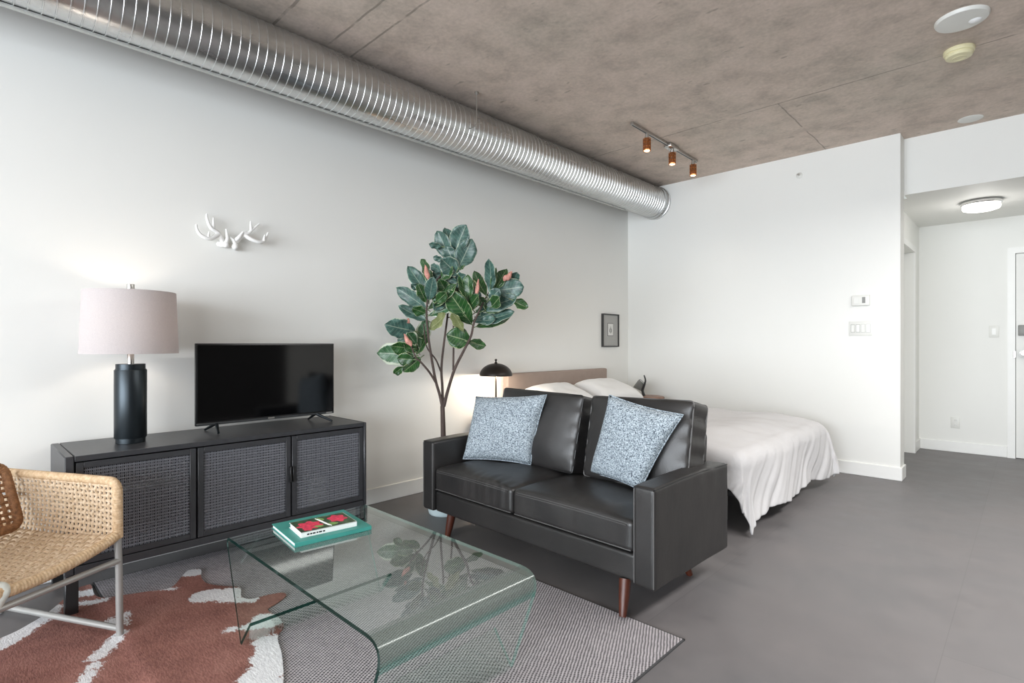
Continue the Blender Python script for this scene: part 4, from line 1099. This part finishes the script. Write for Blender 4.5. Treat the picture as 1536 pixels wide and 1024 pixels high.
# ------------------------------------------------------------------ plant
def plant():
    az = math.atan2(778, 810)
    px, py = .53, -3.17
    t = thing('rubber_plant', 'tall variegated rubber plant in a pale pot behind the sofa arm', 'plant', (px, py, 0), az)
    S = 221.3; Z0 = 1.14; D = 3.66
    def Q(cx, cy, d):                     # front view layout (665 units wide), d = depth behind the stem
        u = 540+cx/3.012-667; v = 320+cy/3.012-516; k = (D+d)/D
        return V((u/S*k, d, Z0-v/S*k))
    b = B(); lathe(b, [(0, 0), (.098, 0), (.104, .006), (.108, .02), (.135, .24), (.138, .262), (.132, .266), (.126, .258), (.122, .22), (0, .22)], 40); obj('pot', b, M_pot, t)
    b = B(); lathe(b, [(.0, .2215), (.05, .232), (.118, .226), (.121, .2215)], 28); obj('soil', b, M_soil, t)
    tr = B()
    tube(tr, smooth_path([(0, 0, .21), (.006, .0, .32), (-.002, 0, .42), tuple(Q(378, 1005, 0)), tuple(Q(376, 930, 0)), tuple(Q(374, 868, 0))], 6), [.021-.0002*i for i in range(31)], 12)
    stem = obj('trunk', tr, M_trunk, t)
    br = [([(374, 875, 0), (362, 820, .0), (345, 755, -.02), (325, 640, -.03), (312, 540, -.04), (306, 420, -.03), (330, 330, 0), (400, 240, .02)], .011, .005),
          ([(350, 770, -.02), (318, 715, -.05), (280, 668, -.08), (262, 650, -.09), (240, 600, -.09)], .008, .0045),
          ([(376, 870, .0), (371, 780, .03), (366, 700, .04), (376, 590, .05), (390, 480, .06), (400, 380, .04), (420, 260, .03)], .010, .005),
          ([(364, 715, .04), (340, 660, .05), (300, 600, .03), (290, 500, .0)], .006, .004),
          ([(380, 872, 0), (398, 800, .0), (430, 705, -.02), (470, 625, -.03), (505, 555, -.03), (520, 490, -.02), (560, 400, -.0), (600, 330, .02)], .012, .005),
          ([(424, 708, -.015), (424, 600, .0), (424, 500, .0), (424, 420, .02), (440, 340, .03)], .007, .0045),
          ([(392, 470, .06), (410, 466, .06), (425, 440, .05)], .0045, .003)]
    for pts, r0, r1 in br:
        q = smooth_path([Q(*p) for p in pts], 5); n = len(q)
        b = B(); tube(b, q, [r0+(r1-r0)*i/(n-1) for i in range(n)], 9); obj('branch', b, M_trunk, t)
    leaves = [(405,210,350,85,62,'b',20),(418,165,376,70,46,'b',-15),(428,170,482,57,78,'b',10),(448,248,508,122,78,'b',-8),(372,150,315,138,22,'b',40),(380,212,335,197,22,'b',30),(446,278,378,208,72,'b',0),(450,250,483,238,16,'g',30),
      (442,312,328,272,52,'b',15),(372,262,322,236,32,'b',25),(313,292,273,210,34,'g',35),(312,372,218,244,54,'b',-10),(272,342,234,322,28,'b',20),(302,432,163,340,58,'b',12),(300,402,266,322,38,'g',-25),(316,392,343,290,48,'b',0),(308,432,440,325,46,'g',30),
      (300,482,180,420,44,'b',-20),(310,462,426,418,40,'v',10),(312,522,392,455,44,'y',38),(268,612,293,478,56,'v',-10),(256,640,304,545,40,'g',30),(252,532,130,502,74,'b',10),(242,592,172,568,42,'b',-15),(246,642,80,630,88,'v',5),(240,610,150,600,50,'g',30),(272,652,203,712,54,'g',-10),(202,690,158,722,30,'g',15),
      (505,500,408,352,80,'g',10),(490,402,454,280,38,'g',-20),(500,382,492,280,42,'g',25),(528,372,520,305,28,'y',10),(576,372,522,264,40,'g',-30),(592,362,597,212,42,'b',25),(596,360,622,250,22,'g',0),(612,345,660,255,46,'g',20),(690,312,716,268,34,'b',0),(622,348,738,332,78,'b',-5),(692,392,757,424,40,'g',20),
      (520,448,668,356,52,'v',-20),(540,432,706,380,62,'b',12),(508,486,688,446,52,'b',30),(522,512,668,464,42,'g',-10),(530,462,605,430,32,'g',15),(504,580,400,548,80,'g',-5),(494,580,562,598,40,'g',10),(508,432,455,368,44,'b',-20),(472,532,430,452,36,'y',35),
      (408,390,362,300,54,'g',10),(420,430,372,362,50,'g',-20),(545,400,500,330,44,'b',20),(560,420,540,380,40,'g',0),(400,330,352,322,40,'v',0),(330,320,300,250,36,'g',10),(600,420,640,380,50,'g',15),(340,440,372,380,46,'b',-15),(370,300,420,240,50,'g',20),(660,400,700,345,46,'g',25),(480,440,530,380,44,'g',-10),(270,560,215,540,40,'g',10),(255,625,205,585,40,'g',-20),
      (395,330,455,300,46,'b',10),(360,350,300,330,40,'b',-20),(385,395,330,375,46,'g',-20),(415,360,470,330,44,'v',15),(470,460,420,420,48,'g',20),(540,470,590,440,44,'b',-20),(560,440,640,410,52,'g',20),(590,390,640,345,46,'b',0),(500,420,545,370,44,'g',20),(540,490,610,480,40,'b',25),(350,400,400,360,42,'g',-10),(300,455,240,430,40,'g',25),(420,215,395,150,50,'b',10),(430,300,480,280,40,'b',-20),(255,590,225,540,46,'v',-20),(245,660,175,655,50,'g',10)]
    rl = random.Random(5); mats = [M_leafg, M_leafb, M_leafv, M_leafy]; idx = dict(g=0, b=1, v=2, y=3)
    bm = B(); across, along = [], []
    for (bx, by, tx, ty, w, kind, roll) in leaves:
        dcen = .05*math.sin(bx*.05)+.03*math.cos(by*.04)
        d0 = dcen*.6; d1 = dcen+rl.uniform(-.10, .08)
        A, T = Q(bx, by, d0), Q(tx, ty, d1); T = T+(T-A)*.05; ax = T-A; L = ax.length; ax.normalize()
        view = V((0, -1, 0)); W = ax.cross(view).normalized(); Nn = W.cross(ax).normalized()
        ra = math.radians(roll); W2 = W*math.cos(ra)+Nn*math.sin(ra); N2 = W2.cross(ax).normalized()
        hw = w/3.012/S/2*1.22/max(.75, math.cos(ra))
        curl = rl.uniform(-.10, .16)*L; fold = rl.uniform(.1, .4); NL, NW = 12, 6
        grid = {}
        for i in range(NL+1):
            s = i/NL; prof = (math.sin(PI*s**1.12))**.62 if 0 < s < 1 else 0
            prof = max(prof, .05 if i == 0 else (.03 if i == NL else 0))
            wav = 1+.05*math.sin(s*17+bx)
            for j in range(NW+1):
                c = 2*j/NW-1
                p = A+ax*L*s+W2*(c*hw*prof*wav)+N2*(fold*hw*prof*abs(c)+.006*math.sin(s*14+c*2+by)*abs(c))+N2*(-curl*4*s*(s-1)*-.5)
                grid[i, j] = bm.verts.new(p); across.append(c); along.append(s)
        for i in range(NL):
            for j in range(NW):
                f = bm.faces.new((grid[i, j], grid[i+1, j], grid[i+1, j+1], grid[i, j+1])); f.material_index = idx[kind]
        # stalk
        k0 = len(bm.verts)
        tube(bm, [A-ax*.03+V((0, .01, 0)), A, A+ax*L*.06], [.003, .0028, .002], 6, mat=0)
        across += [0]*(len(bm.verts)-k0); along += [0]*(len(bm.verts)-k0)
    fo = obj('foliage', bm, mats, t, angle=180)
    fo.data.attributes.new('leaf_across', 'FLOAT', 'POINT').data.foreach_set('value', across)
    fo.data.attributes.new('leaf_along', 'FLOAT', 'POINT').data.foreach_set('value', along)
    m = fo.modifiers.new('thick', 'SOLIDIFY'); m.thickness = .0012; m.offset = 0
    for (bx, by, tx, ty, w, d) in ((316, 300, 302, 234, 30, -.07), (534, 372, 544, 298, 24, -.08), (655, 305, 694, 264, 36, -.05), (246, 600, 212, 545, 30, -.14), (222, 500, 226, 474, 24, -.06)):
        A, T = Q(bx, by, d), Q(tx, ty, d); n = 9; r = w/3.012/S/2
        r *= .8; pts = [A.lerp(T, i/n)+V((0, 0, .006*math.sin(i))) for i in range(n+1)]
        b = B(); tube(b, pts, [max(.0012, r*math.sin(PI*min(.999, (i/n)**.7*.96+.04))**.8) for i in range(n+1)], 10); obj('leaf_bud', b, M_bud, t, label='pink leaf sheath')
plant()

# ------------------------------------------------------------------ light and camera
w = bpy.data.worlds.new('World'); SC.world = w; w.use_nodes = True
bg = w.node_tree.nodes['Background']; bg.inputs[0].default_value = (.80, .90, 1, 1); bg.inputs[1].default_value = 1.4
def area(name, loc, rot, sx, sy, e, col):
    d = bpy.data.lights.new(name, 'AREA'); d.shape = 'RECTANGLE'; d.size = sx; d.size_y = sy; d.energy = e; d.color = col
    o = bpy.data.objects.new(name, d); COL.objects.link(o); o.location = loc; o.rotation_euler = rot; return o
area('window_daylight', (3.0, YB+.06, 1.42), (PI/2, 0, 0), 5.4, 2.5, 360, (.88, .94, 1))
area('side_fill_light', (XR-.06, (VY0+VY1)/2, 1.42), (PI/2, 0, PI/2), VY1-VY0-.2, 2.5, 60, (.92, .96, 1))  # added fill light standing in the unseen side opening
area('added_fill_light', (3.86, -2.3, 2.38), (0, 0, 0), .45, 3.2, 60, (1, .985, .96))  # added unseen fill light that evens out the walls, no fixture behind it
cam = bpy.data.cameras.new('Camera'); cam.sensor_width = 36; cam.lens = 810/1536*36; cam.shift_y = 4/1536; cam.clip_start = .05
co = bpy.data.objects.new('Camera', cam); COL.objects.link(co)
co.location = (3.394, -5.49, 1.14); co.rotation_euler = (PI/2, 0, math.atan2(778, 810)); SC.camera = co
SC.view_settings.view_transform = 'Standard'; SC.view_settings.look = 'None'; SC.view_settings.gamma = 1; SC.view_settings.use_curve_mapping = False
SC.view_settings.exposure = .78
SC.cycles.max_bounces = 10; SC.cycles.diffuse_bounces = 6; SC.cycles.glossy_bounces = 4; SC.cycles.transparent_max_bounces = 24
SC.cycles.sample_clamp_indirect = 6; SC.cycles.caustics_reflective = False; SC.cycles.caustics_refractive = False
